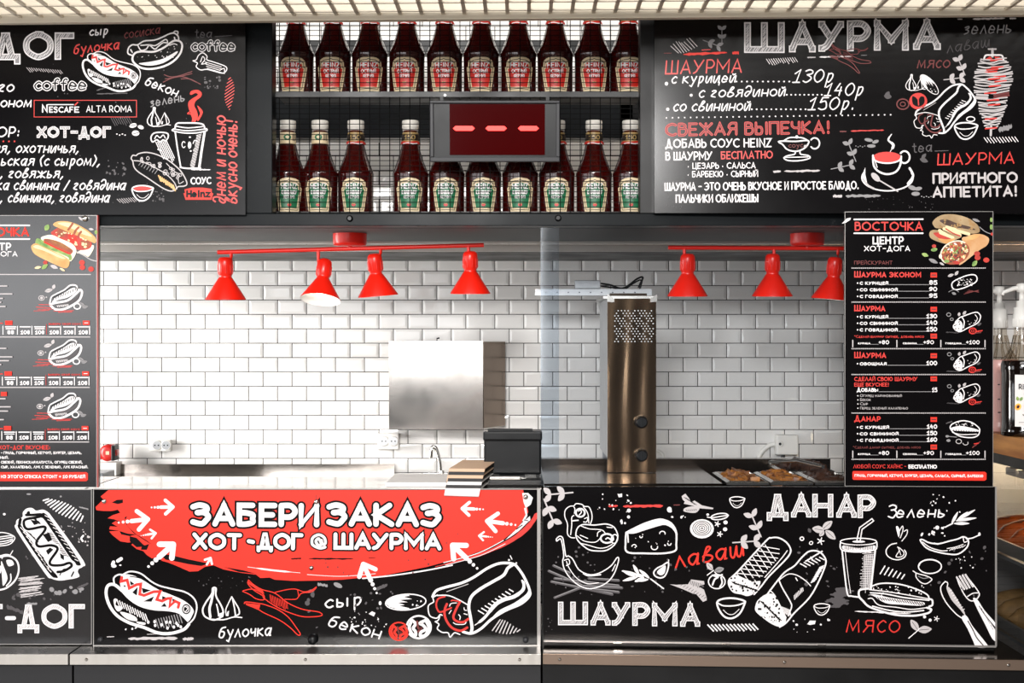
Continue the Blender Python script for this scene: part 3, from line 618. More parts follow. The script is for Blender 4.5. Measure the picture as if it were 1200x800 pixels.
for r_ in range(13):
    for c_ in range(12):
        x = Xp(720.5+3.9*c_+(1.95 if r_ % 2 else 0), 3.95); z = Zp(364+3.0*r_, 3.95)
        m.lathe([(.0021, -.001), (.0021, .0026)], 'galvanised' if (r_*7+c_*3) % 5 else 'plastic_black', (x, 3.95, z), 6, AXY)
m.done('perforation', g)
for py in (494, 533):
    m = MB(); c0 = P(751.5, py, 3.947); m.lathe([(.0185, -.002), (.0185, .004)], 'plastic_black', c0, 20, AXY); m.lathe([(.0165, .004), (.0172, .012), (.015, .022), (.013, .024)], 'plastic_black', c0, 20, AXY); m.box(c0.x-.003, c0.x+.003, c0.y-.028, c0.y-.02, c0.z-.013, c0.z+.013, 'plastic_black'); m.done('knob', g)
m = MB(); m.box(Xp(749, 3.95), Xp(756, 3.95), 3.945, 3.9495, Zp(568, 3.95), Zp(559.5, 3.95), 'plastic_black'); m.box(Xp(750.5, 3.95), Xp(755.5, 3.95), 3.943, 3.9448, Zp(567, 3.95), Zp(562.5, 3.95), 'amber'); m.done('burner_window', g)
for q in ([(711.5, 344), (720, 350), (720, 354), (711.5, 353.5)], [(770, 344.5), (762, 350), (762, 354), (770, 353.5)]):
    m = MB(); f = [P(u, v, 3.944) for u, v in q]; m.hexa(f+[w_+Vector((0, .004, 0)) for w_ in f], 'steel_bright'); m.done('bracket', g)
# perforated rail and ballast above the grill
y0 = 4.36; r = thing('perforated_rail', P(690, 346, y0), 'galvanised perforated rail reaching left from the grill top', 'rail')
m = MB(); m.box(Xp(627, y0), Xp(764, y0), y0, y0+.06, Zp(346, y0), Zp(345, y0), 'galvanised'); m.box(Xp(627, y0), Xp(764, y0), y0, y0+.002, Zp(345, y0), Zp(338.5, y0), 'galvanised')
for i in range(9): m.lathe([(.0022, 0), (.0022, .0006)], 'plastic_black', P(640+13*i, 342.5, y0), 8, AXY)
m.done('angle_strip', r)
m = MB(); m.box(Xp(674, y0), Xp(704, y0), y0+.01, y0+.055, Zp(338, y0), Zp(328, y0), 'galvanised', .002); tag(solo(m.done('junction_box')), 'small steel junction box sitting on the perforated rail', 'box')
m = MB(); m.tube([P(u, v, y0+.03) for u, v in catmull(pts('704,332 716,334 728,338 737,334 746,327 753,324.5 752,330 750,338'))], .003, 'plastic_black', 8); m.tube([P(u, v, y0+.03) for u, v in catmull(pts('704,335 718,337 731,339 742,332 751,328 748,337'))], .0025, 'plastic_black', 8); tag(solo(m.done('power_cable')), 'black cable looping from the junction box to the grill top', 'cable')

# steel wall cabinet
Yc = 4.6; c = thing('wall_cabinet', P(511, 503, 4.7), 'square stainless steel wall cabinet with cloudy worn front', 'cabinet')
m = MB(); xa, xb = Xp(455.5, Yc), Xp(566, Yc); xc = Xp(592, 4.76); zl, zu = Zp(503, Yc), Zp(399.5, Yc); ft = .0
m.hexa([(xa, Yc+.008, zl), (xb, Yc-.004, zl), (xb, Yc-.005, zu), (xa, Yc+.007, zu), (xa, Yc+.016, zl), (xb, Yc+.016, zl), (xb, Yc+.016, zu), (xa, Yc+.016, zu)], 'steel_worn'); m.done('door', c)
m = MB(); m.add([(xa+.004, Yc+.017, zl+.003), (xb+.003, Yc+.017, zl+.003), (xc, 4.76, zl+.003), (xc, 4.79, zl+.003), (xa+.004, 4.79, zl+.003), (xa+.004, Yc+.017, zu-.002), (xb+.003, Yc+.017, zu-.002), (xc, 4.76, zu-.002), (xc, 4.79, zu-.002), (xa+.004, 4.79, zu-.002)], [(0, 1, 6, 5), (1, 2, 7, 6), (2, 3, 8, 7), (3, 4, 9, 8), (4, 0, 5, 9), (5, 6, 7, 8, 9), (4, 3, 2, 1, 0)], 'steel_dark'); m.done('body', c)
m = MB(); m.tube([P(u, v, 4.61) for u, v in pts('512,399 512,396.5 515,396')], .003, 'plastic_black', 6); m.done('latch', c)

# sockets on the tiles
def socket(px0, py0, px1, py1, label):
    Ys = YB-.012; r = thing('wall_socket', P((px0+px1)/2, py1, Ys), label, 'socket')
    m = MB(); m.box(Xp(px0, Ys), Xp(px1, Ys), Ys-.022, YB-.004, Zp(py1, Ys), Zp(py0, Ys), 'plastic_white', .004); m.done('plate', r)
    for t in (.28, .72):
        cx = px0+(px1-px0)*t; m = MB(); c0 = P(cx, (py0+py1)/2, Ys-.022); m.lathe([(.017, 0), (.0175, .002), (.0155, .003)], 'plastic_white', c0, 20, AXY); m.lathe([(.0145, .0031), (.0145, .0033)], 'galvanised', c0, 20, AXY)
        for dx in (-.006, .006): m.lathe([(.0026, .0034), (.0026, .0038)], 'plastic_black', c0+Vector((dx, 0, 0)), 8, AXY)
        m.done('outlet', r)
socket(177, 515, 201.5, 528, 'white double socket on the tiles at far left'); socket(443, 507.5, 468, 526, 'white double socket under the steel cabinet')
Ys = YB-.02; r = thing('junction_box', P(920, 533, Ys), 'square grey junction box on the tiles with a white cable', 'box')
m = MB(); m.box(Xp(908, Ys), Xp(934, Ys), Ys-.03, YB-.004, Zp(532, Ys), Zp(509, Ys), 'plastic_white', .006); m.done('housing', r)
m = MB(); m.lathe([(.011, 0), (.011, .002), (.008, .003)], 'plastic_white', P(914, 520, Ys-.03), 16, AXY); m.lathe([(.005, .0031), (.005, .0035)], 'plastic_grey', P(914, 520, Ys-.03), 12, AXY); m.done('knockout', r)
m = MB(); m.tube([P(u, v, Ys) for u, v in catmull(pts('908,520 901,522 894,528 889,536 887,545'))], .008, 'plastic_white', 10); m.tube([P(u, v, Ys) for u, v in pts('918,532 917,538 914,548')], .007, 'plastic_grey', 10); m.done('cable', r)
m = MB(); m.tube([P(u, v, YB-.03) for u, v in catmull(pts('762,553 770,547 777,540 777,532 771,528 766,529'))], .004, 'plastic_white', 8); tag(solo(m.done('power_cable')), 'thin white cable curling beside the grill', 'cable')

# faucet
yf = 4.55; f_ = thing('faucet', P(518, 557, yf), 'slim curved chrome faucet behind the counter', 'faucet')
m = MB(); m.tube([P(u, v, yf) for u, v in catmull(pts('517.5,566 516.5,556 515,540 511.5,527 508.5,523.5 506,525 505,532 505,536'))], [.008]*6+[.007]*40, 'steel_bright', 10) if False else m.tube([P(u, v, yf) for u, v in catmull(pts('517.5,566 516.5,556 515,540 511.5,527 508.5,523.5 506,525 505,532 505,536'))], .0062, 'steel_bright', 10); m.done('spout', f_)
m = MB(); m.lathe([(.017, 0), (.017, .008), (.010, .012), (.009, .03)], 'steel_bright', (Xp(517.5, yf), yf, zt), 16); m.done('base', f_)
# thin white slab on the ledge, red dispenser, small steel box
m = MB(); m.box(Xp(456, 3.75), Xp(526, 3.75), 3.66, 3.9, EYE-.381, EYE-.369, 'paper_white', .003); tag(solo(m.done('white_slab')), 'white slab lying on the steel ledge left of the leaflets', 'cutting board')
ys = 4.72; r = thing('tape_dispenser', P(126, 541, ys), 'red and black tape dispenser at the left end of the tiles', 'dispenser')
m = MB(); m.lathe([(.012, -.02), (.028, -.02), (.028, .02), (.012, .02)], 'red_plastic', P(128, 530, ys), 20, AXY); m.tube([P(116, 534, ys), P(121, 531, ys), P(128, 530, ys)], .016, 'red_plastic', 10); m.done('handle', r)
m = MB(); m.box(Xp(133, ys), Xp(137, ys), ys-.03, ys+.03, Zp(539, ys), Zp(521, ys), 'plastic_black', .003); m.done('blade_guard', r)
m = MB(); m.box(Xp(126, ys), Xp(130, ys), ys-.021, ys-.0202, Zp(532, ys), Zp(528, ys), 'paper_beige'); m.done('sticker', r)
m = MB(); m.box(Xp(112, ys), Xp(140, ys), ys-.035, ys+.035, zt, Zp(541, ys), 'plastic_white', .003); tag(solo(m.done('plastic_tub')), 'white tub on the back counter carrying the red dispenser', 'tub')
ys = 4.33; m = MB(); m.box(Xp(104, ys), Xp(128, ys), ys-.06, ys+.06, zt, Zp(552, ys), 'galvanised', .002); m.box(Xp(106, ys), Xp(126, ys), ys-.061, ys-.0602, zt+.012, zt+.018, 'plastic_black'); tag(solo(m.done('scale')), 'low grey steel scale behind the left menu board', 'scale')

# register screen seen from behind, on the counter
Yr = 3.74; zr = EYE-.381; r = thing('cash_register', (Xp(601, Yr), Yr, zr), 'black cash register seen from behind, at the middle of the counter', 'cash register')
xa, xb = Xp(567, Yr), Xp(634.5, Yr)
m = MB(); m.box(xa, xb, Yr, Yr+.05, Zp(556, Yr), Zp(506.5, Yr), 'plastic_black', .006); m.box(xa-.002, xb+.002, Yr-.012, Yr+.052, Zp(516, Yr), Zp(505, Yr), 'plastic_black', .005); m.box(Xp(572, Yr), Xp(624, Yr), Yr-.004, Yr+.03, Zp(505, Yr), Zp(502.5, Yr), 'plastic_black'); m.done('screen_housing', r)
m = MB(); m.box(xa, xb+.004, Yr-.06, Yr+.12, zr, zr+.016, 'plastic_black', .004); m.box(xa+.006, xa+.014, Yr+.005, Yr+.04, zr+.016, Zp(556, Yr), 'plastic_black'); m.box(xb-.014, xb-.004, Yr+.005, Yr+.04, zr+.016, Zp(556, Yr), 'plastic_black'); m.box(Xp(585, Yr), Xp(615, Yr), Yr+.02, Yr+.05, zr+.016, Zp(556, Yr), 'plastic_grey'); m.done('stand', r)
for a, b in ((576, 586), (588.5, 592.5), (594, 600), (602, 607)):
    m = MB(); m.box(Xp(a, Yr), Xp(b, Yr), Yr+.01, Yr+.019, zr+.030, zr+.036, 'plastic_white'); m.done('port', r)
m = MB(); m.tube([P(u, v, Yr-.02) for u, v in catmull(pts('590,560 604,559 617,562 628,567 634,571'))], .0032, 'plastic_white', 8); m.done('cable', r)
m = MB(); m.box(Xp(574, Yr), Xp(610, Yr), Yr-.058, Yr-.02, zr+.0162, zr+.024, 'steel', .002); m.done('cable_tray', r)

# leaflets fanned over the counter edge
cols = ['paper_white', 'paper_black', 'paper_white', 'paper_black', 'paper_beige', 'paper_black', 'paper_beige']
lbs = ['lowest white leaflet hanging furthest over the red panel', 'black leaflet just above the lowest white one', 'middle white leaflet in the fanned pile', 'second black leaflet up, in the fanned pile', 'beige leaflet below the top black one', 'dark leaflet directly under the top beige one', 'topmost beige leaflet on the fanned pile by the register']
for i, cm in enumerate(cols):
    yF = 3.575+i*.006; pyb = 580-i*3.9; zb = Zp(pyb, yF); yk = yF+.17; zk = max(zb+.026, zr+.004+i*.004); x0_, x1_ = Xp(521+i*.7+random.uniform(-.8, .8), yF), Xp(561+i*.9, yF); sl = .003*(i-2)
    m = MB(); q = [(x0_, yF, zb), (x1_, yF, zb-.003), (x1_+.004, yF+.006, zb+.016), (x0_+.003, yF+.006, zb+.017), ]
    top = [(x1_+.004+.03, yk, zk), (x0_+.003+.03, yk, zk)]
    v = q+top; v2 = [(a, b+.003, c_-.002) for a, b, c_ in v]
    m.add(v+v2, [(0, 1, 2, 3), (3, 2, 4, 5), (7, 6, 9, 8), (8, 9, 11, 10), (0, 3, 9, 6), (2, 1, 7, 8), (1, 0, 6, 7), (3, 5, 11, 9), (4, 2, 8, 10), (5, 4, 10, 11)], cm)
    tag(solo(m.done('leaflet')), lbs[i], 'leaflet', 'leaflets fanned over the counter edge')

# glass screen over the right counter
r = thing('glass_screen', (hit(810, 570, PLR, -.03)), 'clear glass screen standing on the right counter before the grill', 'glass screen')
m = MB(); a, b, c_, d_ = [hit(u, v, PLR, -.03) for u, v in ((634, 569.5), (1160, 569.5), (1160, 266.5), (634, 266.5))]; q = Vector((0, .006, 0)); m.hexa([a, b, c_, d_, a+q, b+q, c_+q, d_+q], 'glass_clear'); m.done('pane', r)
m = MB(); a, b, c_, d_ = [hit(u, v, PLR, -.028) for u, v in ((633.5, 569.5), (655, 569.5), (655, 266.5), (633.5, 266.5))]; q = Vector((0, .0015, 0)); m.hexa([a, b, c_, d_, a+q, b+q, c_+q, d_+q], 'glass_reflection'); m.done('reflection_strip', r)  # added hazy strip standing in for a milky reflection on the pane

# display case with bread, syrup bottles on its wooden top
X0 = 1.335; zw = EYE-.26; r = thing('display_case', (1.75, 3.8, 0), 'glass bakery case with wooden top at the far right edge', 'display case')
m = MB(); m.box(X0, 2.2, 3.2, 4.35, zw-.055, zw, 'wood', .002); m.done('wooden_top', r)
m = MB(); m.box(X0+.01, 2.18, 3.22, 4.33, zw-.085, zw-.0555, 'plastic_black'); m.done('top_frame', r)
m = MB(); m.box(X0+.012, X0+.018, 3.235, 4.31, .36, zw-.086, 'glass_clear'); m.done('side_glass', r)
for y in (3.66, 4.3): m = MB(); m.box(X0+.008, X0+.032, y, y+.024, .3, zw-.086, 'frame_black'); m.done('corner_post', r)
m = MB(); m.box(X0+.04, 2.15, 3.24, 4.3, Zp(657, 3.95), Zp(653, 3.95), 'galvanised'); m.box(X0+.03, X0+.038, 3.24, 4.3, Zp(655, 3.85), Zp(640, 3.85), 'rail_light'); m.done('shelf', r)
m = MB(); m.box(X0+.04, 2.15, 3.24, 4.3, Zp(748, 3.95), Zp(744, 3.95), 'galvanised'); m.box(X0+.03, X0+.038, 3.24, 4.3, Zp(748, 3.85), Zp(735, 3.85), 'rail_light'); m.done('shelf', r)
m = MB(); m.box(X0+.01, 2.18, 3.22, 4.33, 0, .36, 'frame_black'); m.done('base', r)
m = MB(); m.box(X0+.033, 2.15, 4.306, 4.325, .361, zw-.086, 'rail_light'); m.done('back_panel', r)
m = MB(); m.box(X0+.05, 2.1, 3.84, 4.0, zw-.12, zw-.1, 'rail_light'); m.done('lamp_housing', r)
area('case_lamp', (1.56, 3.92, zw-.125), (1.5, 4.1, .9), 0.35, 0.12, 3.5, (1.0, 0.78, 0.5))
def loaf(x, y, z, L, rr, mm, label, nm, cat, grp):
    m = MB(); n = 9; pr = [(max(.001, rr*math.sin(math.pi*i/n)**.5), -L/2+L*i/n) for i in range(n+1)]
    m.lathe(pr, mm, (x, y, z+rr*.8), 16, Matrix.Rotation(math.pi/2, 3, 'Y') @ Matrix.Rotation(.12, 3, 'X'), cap=False)
    for v in range(len(m.v)): a = m.v[v]; m.v[v] = (a[0], a[1], z+max(0, (a[2]-z)))
    tag(solo(m.done(nm)), label, cat, grp)
z1, z2 = Zp(653, 3.95), Zp(744, 3.95)
for i in range(3): loaf(X0+.165, 3.97+.112*i, z1, .23, .052, 'glaze', 'glossy dark red-brown glazed bun, %s on the upper case shelf' % ['nearest', 'in the middle', 'farthest back'][i], 'glazed_bun', 'bun', 'glazed buns on the upper case shelf')
for i in range(3): loaf(X0+.19, 3.97+.112*i, z2, .28, .05, 'pita_tan', 'long tan bread loaf, %s on the lower case shelf' % ['nearest', 'in the middle', 'farthest back'][i], 'bread_loaf', 'bread', 'bread loaves on the lower case shelf')
def syrup(x, y, sc, liquid, label, brand):
    r = thing('syrup_bottle', (x, y, zw), label, 'bottle', 'pump syrup bottles on the wooden top'); u = sc*3.85/FPX
    S = lambda pr: [(a*u, b*u) for a, b in pr]
    m = MB(); m.lathe(S([(0, 0), (22, 0), (23.5, 1.5), (23.5, 8), (22.8, 10), (22.8, 74), (23.5, 77), (23.5, 84), (22, 88)]), liquid, (x, y, zw), 32, cap=False); m.done('bottle_body', r)
    m = MB(); m.lathe(S([(22, 88), (17, 95), (11.5, 104), (9.5, 112), (9, 122), (9, 128)]), 'bottle_clear', (x, y, zw), 28, cap=False)
    for i in range(12):
        a = 2*math.pi*i/12; m.tube([(x+9.3*u*math.cos(a), y+9.3*u*math.sin(a), zw+118*u), (x+13*u*math.cos(a), y+13*u*math.sin(a), zw+102*u), (x+21*u*math.cos(a), y+21*u*math.sin(a), zw+89.5*u)], .9*u, 'bottle_clear', 6)
    m.done('clear_neck', r)
    m = MB(); m.lathe(S([(9.3, 127), (10.2, 127.5), (10.2, 142), (9.4, 143), (9.4, 150), (6.5, 151), (6, 158), (3.2, 158.5), (3.2, 168), (6, 169), (6.3, 172), (6.3, 177), (5, 178.5), (0, 179)]), 'plastic_white', (x, y, zw), 24, cap=False)
    m.tube([(x, y, zw+174*u), (x-10*u, y-.3*u, zw+172.5*u), (x-22*u, y-.6*u, zw+168*u), (x-23*u, y-.6*u, zw+165*u)], [3*u, 2.8*u, 2.2*u, 2*u], 'plastic_white', 10)
    for i in range(20):
        a = 2*math.pi*i/20; m.tube([(x+10.2*u*math.cos(a), y+10.2*u*math.sin(a), zw+128*u), (x+10.2*u*math.cos(a), y+10.2*u*math.sin(a), zw+137*u)], .4*u, 'plastic_white', 5)
    m.done('pump', r)
    fn = lambda a, b, z: Vector((x+(22.8*u+z)*math.sin(a/22.8-.12), y-(22.8*u+z)*math.cos(a/22.8-.12), zw-b*u))
    _B.root = r; d = D(_B, fn=fn, z=.0006)
    for i in range(16): d.f([(-12.8+1.6*i, -12), (-11.2+1.6*i, -12), (-11.2+1.6*i, -72), (-12.8+1.6*i, -72)], 'paper_white' if liquid == 'syrup' else 'syrup_pink')
    if brand:
        d.it('RiOBA', -8.5, -55, 10, 6.5, 'paper_black', .02); d.it('Caramel', -3, -48, 9, 3.5, 'print_grey', .0); d.e(-9, -35, 3.2, 4, 'amber', 20); d.e(-9, -35, 1.6, 2.2, 'meat_dark', 20); d.leaf(-9, -42, -100, 5, 3, 'lettuce', None); d.leaf(-7, -42, -60, 5, 3, 'lettuce', None)
        d.leaf(-3, -30, -20, 8, 3.4, 'tomato', None); d.leaf(2, -33, 10, 7, 3, 'meat_dark', None); d.s([(-4, -26), (0, -24), (6, -24)], 1, 'meat_dark'); d.s([(-8, -17), (9, -17)], .6, 'print_grey', sm=False)
    else:
        for yy in (-58, -40, -24): d.s([(-6, yy), (6, yy)], 1.4, 'paper_black', sm=False)
    d.done('label')
syrup(Xp(1197.5, 3.85), 3.85, 1.0, 'syrup', 'dark syrup bottle with white pump and fruit label, nearest on the wooden top', 1)
syrup(Xp(1172.5, 4.05), 4.06, 1.0, 'syrup_pink', 'pale syrup bottle with white pump, behind the dark syrup bottle', 0)
# ------------------------------------------------------------------ sign boards with their printed drawings and lettering
def bolts(bd, places, r=.0065, mm='steel_bright'):
    for px, py in places:
        m = MB(); m.lathe([(r, -.003), (r, .004), (r*.7, .007), (0, .0075)], mm, hit(px, py, bd.pl, bd.off), 14, AXY, cap=False); m.done('bolt', bd.root)
def hotdog_a(bd, o, k, lw=1.0, red='print_red'):
    d = D(bd, o, k, z=.002)
    d.f('265,105 360,110 450,150 560,220 640,260 740,300 830,340 900,390 935,440 925,480 880,540 800,455 700,438 560,428 430,392 330,325 262,245 245,170', sm=True)
    d.s('265,255 190,198 130,210 115,290 150,400 220,490 330,555 470,600 600,650 720,655 840,620 890,570', 28*lw); d.s('255,250 330,330 430,395 560,430 700,440 800,465 880,540', 16*lw)
    d.s('270,105 340,75 440,95 540,170 620,210 740,240 860,270 940,330 965,410 940,510 890,565', 14*lw); d.s('190,185 188,135 230,105 275,108', 15*lw)
    d.s('340,120 440,140 520,185 575,212', 9, 'print_black'); d.s('650,262 760,292 860,340 915,395', 9, 'print_black')
    for t in ('360,272 412,218 402,300', '462,356 565,308 540,358', '628,405 662,370 684,405', '338,160 380,192 345,205', '448,228 535,252 462,280', '640,305 695,325 640,352', '735,328 775,345 740,375', '275,205 300,205 290,225'): d.f(t, 'print_black')
    d.s('262,130 255,168 312,155 332,232 400,198 440,192 430,288 470,300 560,265 622,262 590,338 640,352 690,328 722,326 710,402 760,352 800,372 790,412', 26*lw, red, sm=False)
    d.e(866,428,40,48,'print_black'); d.ring(866,428,26,32,7); d.s('850,400 880,420 860,450',7)
    d.h(215,335,480,470,12,28,75,9); d.h(580,520,800,470,10,30,95,9,'print_grey')
    for q in ('185,340 215,335 205,390 270,410 235,450 200,420', '245,455 330,470 395,505 400,540 310,520', '400,545 480,555 475,575 420,565'): d.f(q, sm=True)
    for x, y in ((510,550), (570,545), (575,580), (635,575), (680,550), (715,550), (690,605), (750,595), (775,560), (815,595), (790,580)): d.e(x, y, 12, 15)
    return d.done('hot_dog_drawing')
def wrap_a(bd, o, k, rot=0, lw=1.0, red='print_red'):
    d = D(bd, o, k, z=.002, rot=rot)
    d.s('135,310 170,255 250,225 400,185 520,130 640,50 740,5 820,-5 900,8 950,60 1000,140 1045,250 1040,310 960,380 820,440 690,520 590,610 500,655 420,640', 24*lw)
    d.s('890,10 840,45 800,110 700,170 580,240 500,310 475,400 490,500 505,600 495,650', 28*lw); d.s('175,300 280,300 370,335 460,385', 11*lw)
    d.s('530,580 620,510 720,390 800,340 900,310 980,250 990,190 970,155', [8*lw, 25*lw, 36*lw, 36*lw, 34*lw, 30*lw, 26*lw, 16*lw]); d.f('690,520 760,440 900,370 1010,290 1040,240 1050,270 1040,310 960,385 820,445', sm=True)
    d.s('700,440 770,390 850,355', 5, 'print_black')
    d.h(560,440,850,240,10,52,30,11); d.h(265,265,450,200,12,22,-8,7,'print_silver')
    d.s('180,295 140,320 145,360 100,390 95,440 110,490 150,510 180,510 205,480 225,485', 11*lw); d.s('160,545 195,570 180,610 225,645 280,650 300,690 340,650 390,665', 11*lw); d.s('205,480 190,530 160,545', 11*lw)
    d.s('250,310 190,330 170,380 180,430 210,455 290,425 310,415', 16*lw, red); d.s('270,380 250,430 250,490 280,560 330,610 400,630 460,600', 22*lw, red); d.s('390,365 360,420 330,500 360,540 420,550 470,520', 22*lw, red); d.s('310,350 330,345 400,360', 12*lw, red)
    d.s('295,400 310,375 360,370', 8); d.s('380,480 395,500 390,525', 9); d.s('330,555 360,570 430,570 450,550', 8); d.s('430,415 435,435 455,440', 8); d.s('290,470 310,440', 8); d.s('430,470 460,480', 8)
    return d.done('wrap_drawing')
def garlic(bd, o, k, nm='garlic_drawing', m='print_white', z=.002):
    d = D(bd, o, k, z=z); d.s('-18,-160 -25,-110 -80,-30 -112,40 -95,100 -40,130 10,135 60,110 80,60 60,0 20,-70 10,-110 12,-160', 15, m, True)
    d.s('-10,-150 -30,-40 -48,30 -40,110', 22, m); d.s('8,-140 12,-100', 8, m); d.s('18,-10 30,40 38,100', 12, m); d.f('35,80 90,60 80,110 50,120', m)
    d.s('160,-80 130,-20 105,40 110,95', 10, m); d.s('160,-80 190,-30 225,30 230,80 190,100', 12, m); d.s('168,-60 185,20 195,90', 12, m); d.f('120,60 135,50 130,100 112,100', m); d.s('-40,130 80,135 180,110 255,115', 11, m)
    return d.done(nm)
def chili_set(bd, o, k, m='print_scarlet', w=9):
    d = D(bd, o, k, z=.002)
    d.s('490,155 485,190 540,250 620,300 640,330 760,410 900,470 1020,500 1170,490 1150,455 1000,430 860,370 740,280 620,245 540,200 490,155', w, m); d.f('485,165 540,205 620,250 640,285 560,240 490,190', m)
    d.s('440,255 520,240 590,262 635,300 630,340 560,330 500,290 435,262', w, m); d.s('740,270 850,245 930,240 1010,265 1080,250 1125,220', w*.9, m); d.s('1125,228 1080,265 990,278 960,310 930,335 830,335', w*.9, m); d.s('950,245 960,300', w*.8, m)
    d.s('450,375 470,360 590,375 640,385 760,430 860,500 930,590 975,660 950,668 880,600 780,530 640,465 580,430 470,385', w, m); d.f('455,370 600,385 590,425 480,390', m)
    d.h(690,290,850,360,14,8,75,5,m)
    return d.done('chili_drawing')
def cucumber(bd, o, k, rot=0, m='print_white'):
    d = D(bd, o, k, z=.002, rot=rot); d.ring(0,0,190,74,11,m,-4); d.f('-185,15 -170,-25 -90,-65 0,-78 40,-60 -20,-50 60,-30 -60,-20 20,0 -80,5 -10,25 -60,35 30,55 40,72 -60,70 -150,45', m); d.dots(60,-45,150,45,7,10,m,3)
    return d.done('cucumber_drawing')
def tomato_slice(bd, o, k, m, m2):
    d = D(bd, o, k, z=.002); d.ring(0,0,108,100,16,m); d.s('-60,-60 -85,0 -60,60 -30,75 -30,40 -50,10 -30,-30 -60,-60',26,m); d.s('60,-60 88,0 60,70 15,78 20,45 60,20 40,-15 10,-35 60,-60',26,m)
    d.s('-15,-50 -5,10 20,10 -5,40',18,m2); return d.done('tomato_drawing')
def bowl(bd, o, k, sauce=None, m='print_white', nm='bowl_drawing'):
    d = D(bd, o, k, z=.002)
    if sauce: d.f('-85,-45 -40,-60 60,-62 95,-45 60,-25 -60,-18', sauce, True)
    d.s('-100,-40 -60,-65 20,-70 95,-52 100,-30 65,40 10,75 -45,65 -85,15', 13, m, True); d.s('-100,-38 -50,-15 40,-18 100,-38', 10, m); d.s('-55,15 -20,45 20,45 60,10', 5, m); return d.done(nm)
def hot_sketch(bd, o, k, nm='hot_dog_sketch'):
    d = D(bd, o, k, z=.001)
    d.s('-160,60 -140,-20 -80,-60 20,-110 90,-165 160,-165 190,-120 200,-90', 17); d.f('-130,50 -110,0 -60,-30 40,-85 110,-130 165,-130 170,-100 120,-50 40,-10 -60,15 -110,50', sm=True); d.s('-150,70 -90,50 60,20 160,-60 215,-110 238,-70 200,20 100,90 0,130 -90,130 -140,90', 26, c=True)
    d.f('-80,70 30,45 150,-10 200,-60 190,0 100,60 0,100 -70,110', 'print_dim', True); d.h(-120,20,180,-110,11,14,-40,9,'print_black'); d.s('-130,-20 -40,-60 60,-120 120,-145',7,'print_black'); d.h(-70,80,60,65,8,12,25,8)
    d.leaf(-220,-90,-15,100,44,'print_silver'); d.leaf(-120,-120,-70,60,40,'print_silver',None); d.ring(-260,-10,36,28,9,'print_silver'); d.e(-260,-10,20,16,'print_silver'); d.e(-200,-20,9,9,'print_silver'); d.ring(178,92,40,34,14); d.leaf(200,45,35,95,40,'print_grey'); d.leaf(240,110,-15,75,34,'print_grey')
    for a, b, c, e in ((-300,70,-130,75), (-330,100,-140,110), (-310,130,-100,125), (-360,150,-160,140), (-120,150,140,145), (-60,165,120,160)): d.line(a,b,c,e,10,'print_red',int(a+b))
    return d.done(nm)
def wrap_sketch(bd, o, k, nm='wrap_sketch', pita=False):
    d = D(bd, o, k, z=.001)
    if pita:
        d.s('-150,40 -120,-20 40,-90 140,-100 175,-60 150,0 0,70 -110,90', 14, c=True); d.dots(-90,-50,130,40,60,9,'print_white',4); d.leaf(-200,-80,-20,80,36,'print_silver'); d.leaf(-110,-95,-50,70,36,'print_silver'); d.s('-190,120 -120,90 -60,120',7,'print_grey'); d.leaf(-150,130,20,60,30,'print_grey')
        for i in range(4): d.line(0+20*i,150-18*i,200,95+10*i,9,'print_maroon',i)
    else:
        d.s('-130,40 -60,-60 0,-90 150,-140 205,-120 220,-70 180,0 60,60 -40,110 -90,90', 13, c=True); d.f('-130,40 -90,-40 -30,-20 -10,40 -30,110 -70,110 -110,90', sm=True); d.dots(-115,-20,-40,90,16,9,'print_black',5); d.s('-20,-80 10,-20 0,60', 14); d.dots(30,-80,180,20,9,8,'print_silver',6); d.s('150,-110 180,-60 150,0',8)
        d.ring(-190,-110,26,22,9,'print_grey'); d.ring(-150,-50,20,16,8,'print_grey'); d.leaf(-60,-90,-80,50,34,'print_silver'); d.leaf(-5,-110,-50,60,34,'print_silver'); d.ring(120,100,44,36,15,'print_red'); d.ring(120,100,18,14,8,'print_red'); d.line(150,110,250,95,20,'print_red',2); d.line(140,130,230,120,14,'print_maroon',3)
        d.h(-200,110,-60,120,7,-25,12,7,'print_dim'); d.leaf(180,30,-30,60,30,'print_dim',None)
    return d.done(nm)

# ---- upper left board
B1 = Board('menu_board', 'black chalk-style menu board at upper left with hot dogs and a coffee cup', 'menu board', (-75, 22, 287.5, 251.5), PL0, .02, 3.5995, 'board_black')
d = D(B1, z=.001); d.chalk('Д', -11, 70.5, 24, 32.5, 7.6); d.chalk('О', 27, 70.5, 63, 34, 7.6); d.chalk('Г', 64, 70, 87, 32, 7.6); d.chalk('-', -26, 70, -15, 32, 7); d.done('title_lettering')
d = D(B1, z=.001); d.chalk('ХОТ-ДОГ', 43, 161.5, 130, 13.5, 3.5); d.done('subtitle_lettering')
d = D(B1, z=.001, auto='menu_lettering')
d.t('го', -1, 107, 15, 107, 11, 1.6, shear=.2); d.t('коном', -8, 125, 36, 125, 10, 1.6, shear=.2); d.t('ОР:', -4, 160, 22, 160, 11, 1.6, shear=.15)
for s_, a, b, y in (('ая, охотничья,', -7, 92, 178.5), ('льская (с сыром),', -7, 117, 193.5), (', говяжья,', 0, 74, 208), ('ка свинина / говядина', -4, 146, 222), (', свинина, говядина', 0, 127, 236.5)): d.t(s_, a, y, b, y, 10.5, 1.5, shear=.22)
for i in range(5): d.e(-9+6.5*i, 165.6, 1.1, 1, 'print_red')
d.done('menu_lettering')
d = D(B1, z=.001)
for a, b, y, h in ((41, 101, 105, 12.5), (225, 275, 59, 11)):
    d = D(B1, z=.001); d.t('coffee', a, y, b, y, h, 3.6, gap=2); d.t('coffee', a, y, b, y, h, 1.7, 'print_black', gap=2); d.done('coffee_lettering')
